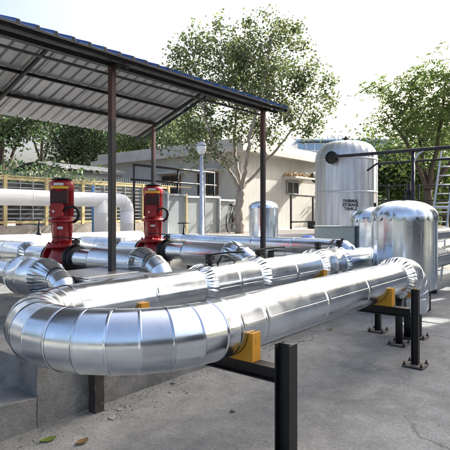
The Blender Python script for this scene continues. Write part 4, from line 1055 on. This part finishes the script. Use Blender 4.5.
# unseen building added right of the yard; it keeps the foreground in shade
PX, PY0, PY1, PH = 20.0, -12.0, -2.0, 14.6
pt = thing('yard_shade_blocker', 'unseen tall plastered block added right of the yard to shade the foreground', 'building', (PX, PY0, 0))
obj('wall', MB().box((PX + 1, (PY0 + PY1) / 2, PH / 2), (2, PY1 - PY0, PH)), M['wall'], pt)
obj('parapet', MB().box((PX + 1, (PY0 + PY1) / 2, PH + .25), (2.3, PY1 - PY0 + .3, .5)), M['slab_edge'], pt)
for k in range(3):
    for q in range(5):
        w = obj('window', MB().box((PX - .01, PY0 + 1.6 + q * 2.5, 2.4 + k * 4), (.06, 1.3, 1.6)), M['dark'], pt)
        obj('sunshade', MB().box((PX - .3, PY0 + 1.6 + q * 2.5, 3.4 + k * 4), (.6, 1.7, .1)), M['slab_edge'], w)
# added slotted light mask: openings throw the bright patches on the right of the yard
rows_ = [(5.4, 5.9), (6.5, 7.3), (7.7, 8.6)]; zc_ = 0
for a, b in rows_ + [(PH, PH)]:
    obj('light_mask_beam', MB().box((PX + .1, (PY1 + 2.4) / 2, (zc_ + a) / 2), (.2, 2.4 - PY1, a - zc_)), M['wall'], pt); zc_ = b
    if b > a:
        y_ = PY1 + .1
        y_ = -1.15
        while y_ < 2.4:
            obj('light_mask_pier', MB().box((PX + .1, y_, (a + b) / 2), (.2, .22 + .2 * random.random(), b - a)), M['wall'], pt); y_ += .85
# unseen shed added behind the camera; pipes mirror it as a dark band
ls = thing('reflection_shed', 'unseen long low dark shed added behind the camera for the pipe reflections', 'shed', (-2, -10, 0))
obj('wall', MB().box((-4, -12, 1.8), (26, 5, 3.6)), M['shed_roof'], ls)
obj('roof', MB().box((-4, -12, 3.68), (26.8, 5.8, .14), Matrix.Rotation(R(1.5), 3, 'X')), M['shed_roof'], ls)
for k in range(6):
    d_ = obj('door', MB().box((-14.5 + k * 4.2, -9.47, 1.2), (1.6, .06, 2.4)), M['brown'], ls); obj('handle', MB().box((-13.9 + k * 4.2, -9.41, 1.1), (.04, .06, .2)), M['galv'], d_)
# a far belt of trees closing the horizon all round
belt = MB(); C = []
for k in range(150):
    a = 2 * math.pi * k / 150 + random.uniform(-.02, .02); d = random.uniform(70, 85) if abs((a - TH + math.pi) % (2 * math.pi) - math.pi) > .1 else 120
    hh = random.uniform(3.5, 6.5); C.append(np.array([d * math.cos(a), d * math.sin(a), hh * .45]) + rng.normal(size=(170, 3)) * [1.7, 1.7, hh * .28])
C = np.concatenate(C); C = C[C[:, 2] > .1]
tmp = thing('tmp', '', ''); o = leaf_mesh('tree_belt', C, 1.1, M['leaf_d'], tmp, .8); o.parent = None; bpy.data.objects.remove(tmp); o['kind'] = 'stuff'; tag(o, 'far belt of trees along the horizon', 'trees')

# ------------------------------------------------------------------ loose stones, leaves, grit
def stone(p, s, label, m='stone'):
    mb = MB(); rows = []; sx, sy, sz = random.uniform(.8, 1.3), random.uniform(.7, 1.1), random.uniform(.4, .7); ph = random.uniform(0, 6); ns = random.uniform(0, 50)
    for i in range(7):
        t_ = math.pi * i / 6; row = []
        for j in range(10):
            a = 2 * math.pi * j / 10 + ph; q = Vector((math.sin(t_) * math.cos(a), math.sin(t_) * math.sin(a), math.cos(t_))); k = 1 + .35 * noise.noise(q * 1.4 + Vector((ns, 0, 0)))
            row.append((p.x + q.x * s * sx * k, p.y + q.y * s * sy * k, p.z + s * sz * .7 + q.z * s * sz * k))
        rows.append(row)
    mb.rings(rows, smooth=False); return tag(obj('loose_stone', mb, M[m]), label, 'stone', 'loose stones on the yard')
for (u, v, s, lab) in ((112, 419, .030, 'largest loose stone on the ground below the U-bend'), (120, 411, .022, 'small stone lying between the largest stone and the plinth'), (108, 411, .018, 'small stone beside the rusty stub post'), (127, 408, .016, 'pale pebble right of the stones under the U-bend'), (233, 411, .022, 'lone dark stone on the open ground left of the near post'), (173, 384, .025, 'flat stone on the ground right of the U-bend underside'), (170, 393, .012, 'tiny dark stone in front of the flat stone'), (187, 393, .012, 'tiny dark stone right of the flat stone'), (181, 400, .009, 'tiniest pebble below the pair of dark stones'), (100, 406, .02, 'stone touching the foot of the rusty stub post')):
    stone(at_z(u, v, 0), s, lab)
def fallen_leaf(u, v, s, label, m):
    p = at_z(u, v, 0); mb = MB(); a0 = random.uniform(0, 6); rows = []
    for i in range(6):
        t_ = i / 5; wd = s * .5 * math.sin(math.pi * min(1, t_ * .97 + .03)) ** .8
        rows.append([(p.x + math.cos(a0) * (t_ - .5) * s * 1.6 - math.sin(a0) * q * wd, p.y + math.sin(a0) * (t_ - .5) * s * 1.6 + math.cos(a0) * q * wd, .006 + .008 * abs(q) + .03 * (t_ - .5) ** 2) for q in (-1, -.5, 0, .5, 1)])
    mb.rings(rows, closed=False); tag(obj('fallen_leaf', mb, m), label, 'leaf', 'fallen leaves on the yard')
fallen_leaf(48, 441, .075, 'yellow green fallen leaf at the lower left of the yard', M['leaf_y']); fallen_leaf(82, 443, .07, 'brown curled leaf right of the yellow green one', M['leaf_dry']); fallen_leaf(330, 330, .05, 'brown leaf on the ground under the front pipe', M['leaf_dry'])
gr = MB()
def tet(p, s):
    q = [Vector((random.gauss(0, 1), random.gauss(0, 1), random.gauss(0, .6))) * s for _ in range(4)]; gr.add([p + x for x in q], [(0, 1, 2), (0, 2, 3), (0, 3, 1), (1, 3, 2)])
for i in range(1400):
    x = random.uniform(1.2, 5.8); y = 3.47 - abs(random.gauss(0, .16)); tet(Vector((x, y, .008)), random.uniform(.002, .007))
for i in range(1600):
    tet(Vector((random.uniform(.8, 9), random.uniform(.2, 3.4), .008)), random.uniform(.0015, .005))
for i in range(90):
    p = at_z(random.gauss(114, 12), random.gauss(411, 5), .008); tet(p, random.uniform(.003, .007))
o = tag(obj('grit', gr, M['stone']), 'scattered grit and crumbs on the yard along the plinth', 'grit'); o['kind'] = 'stuff'
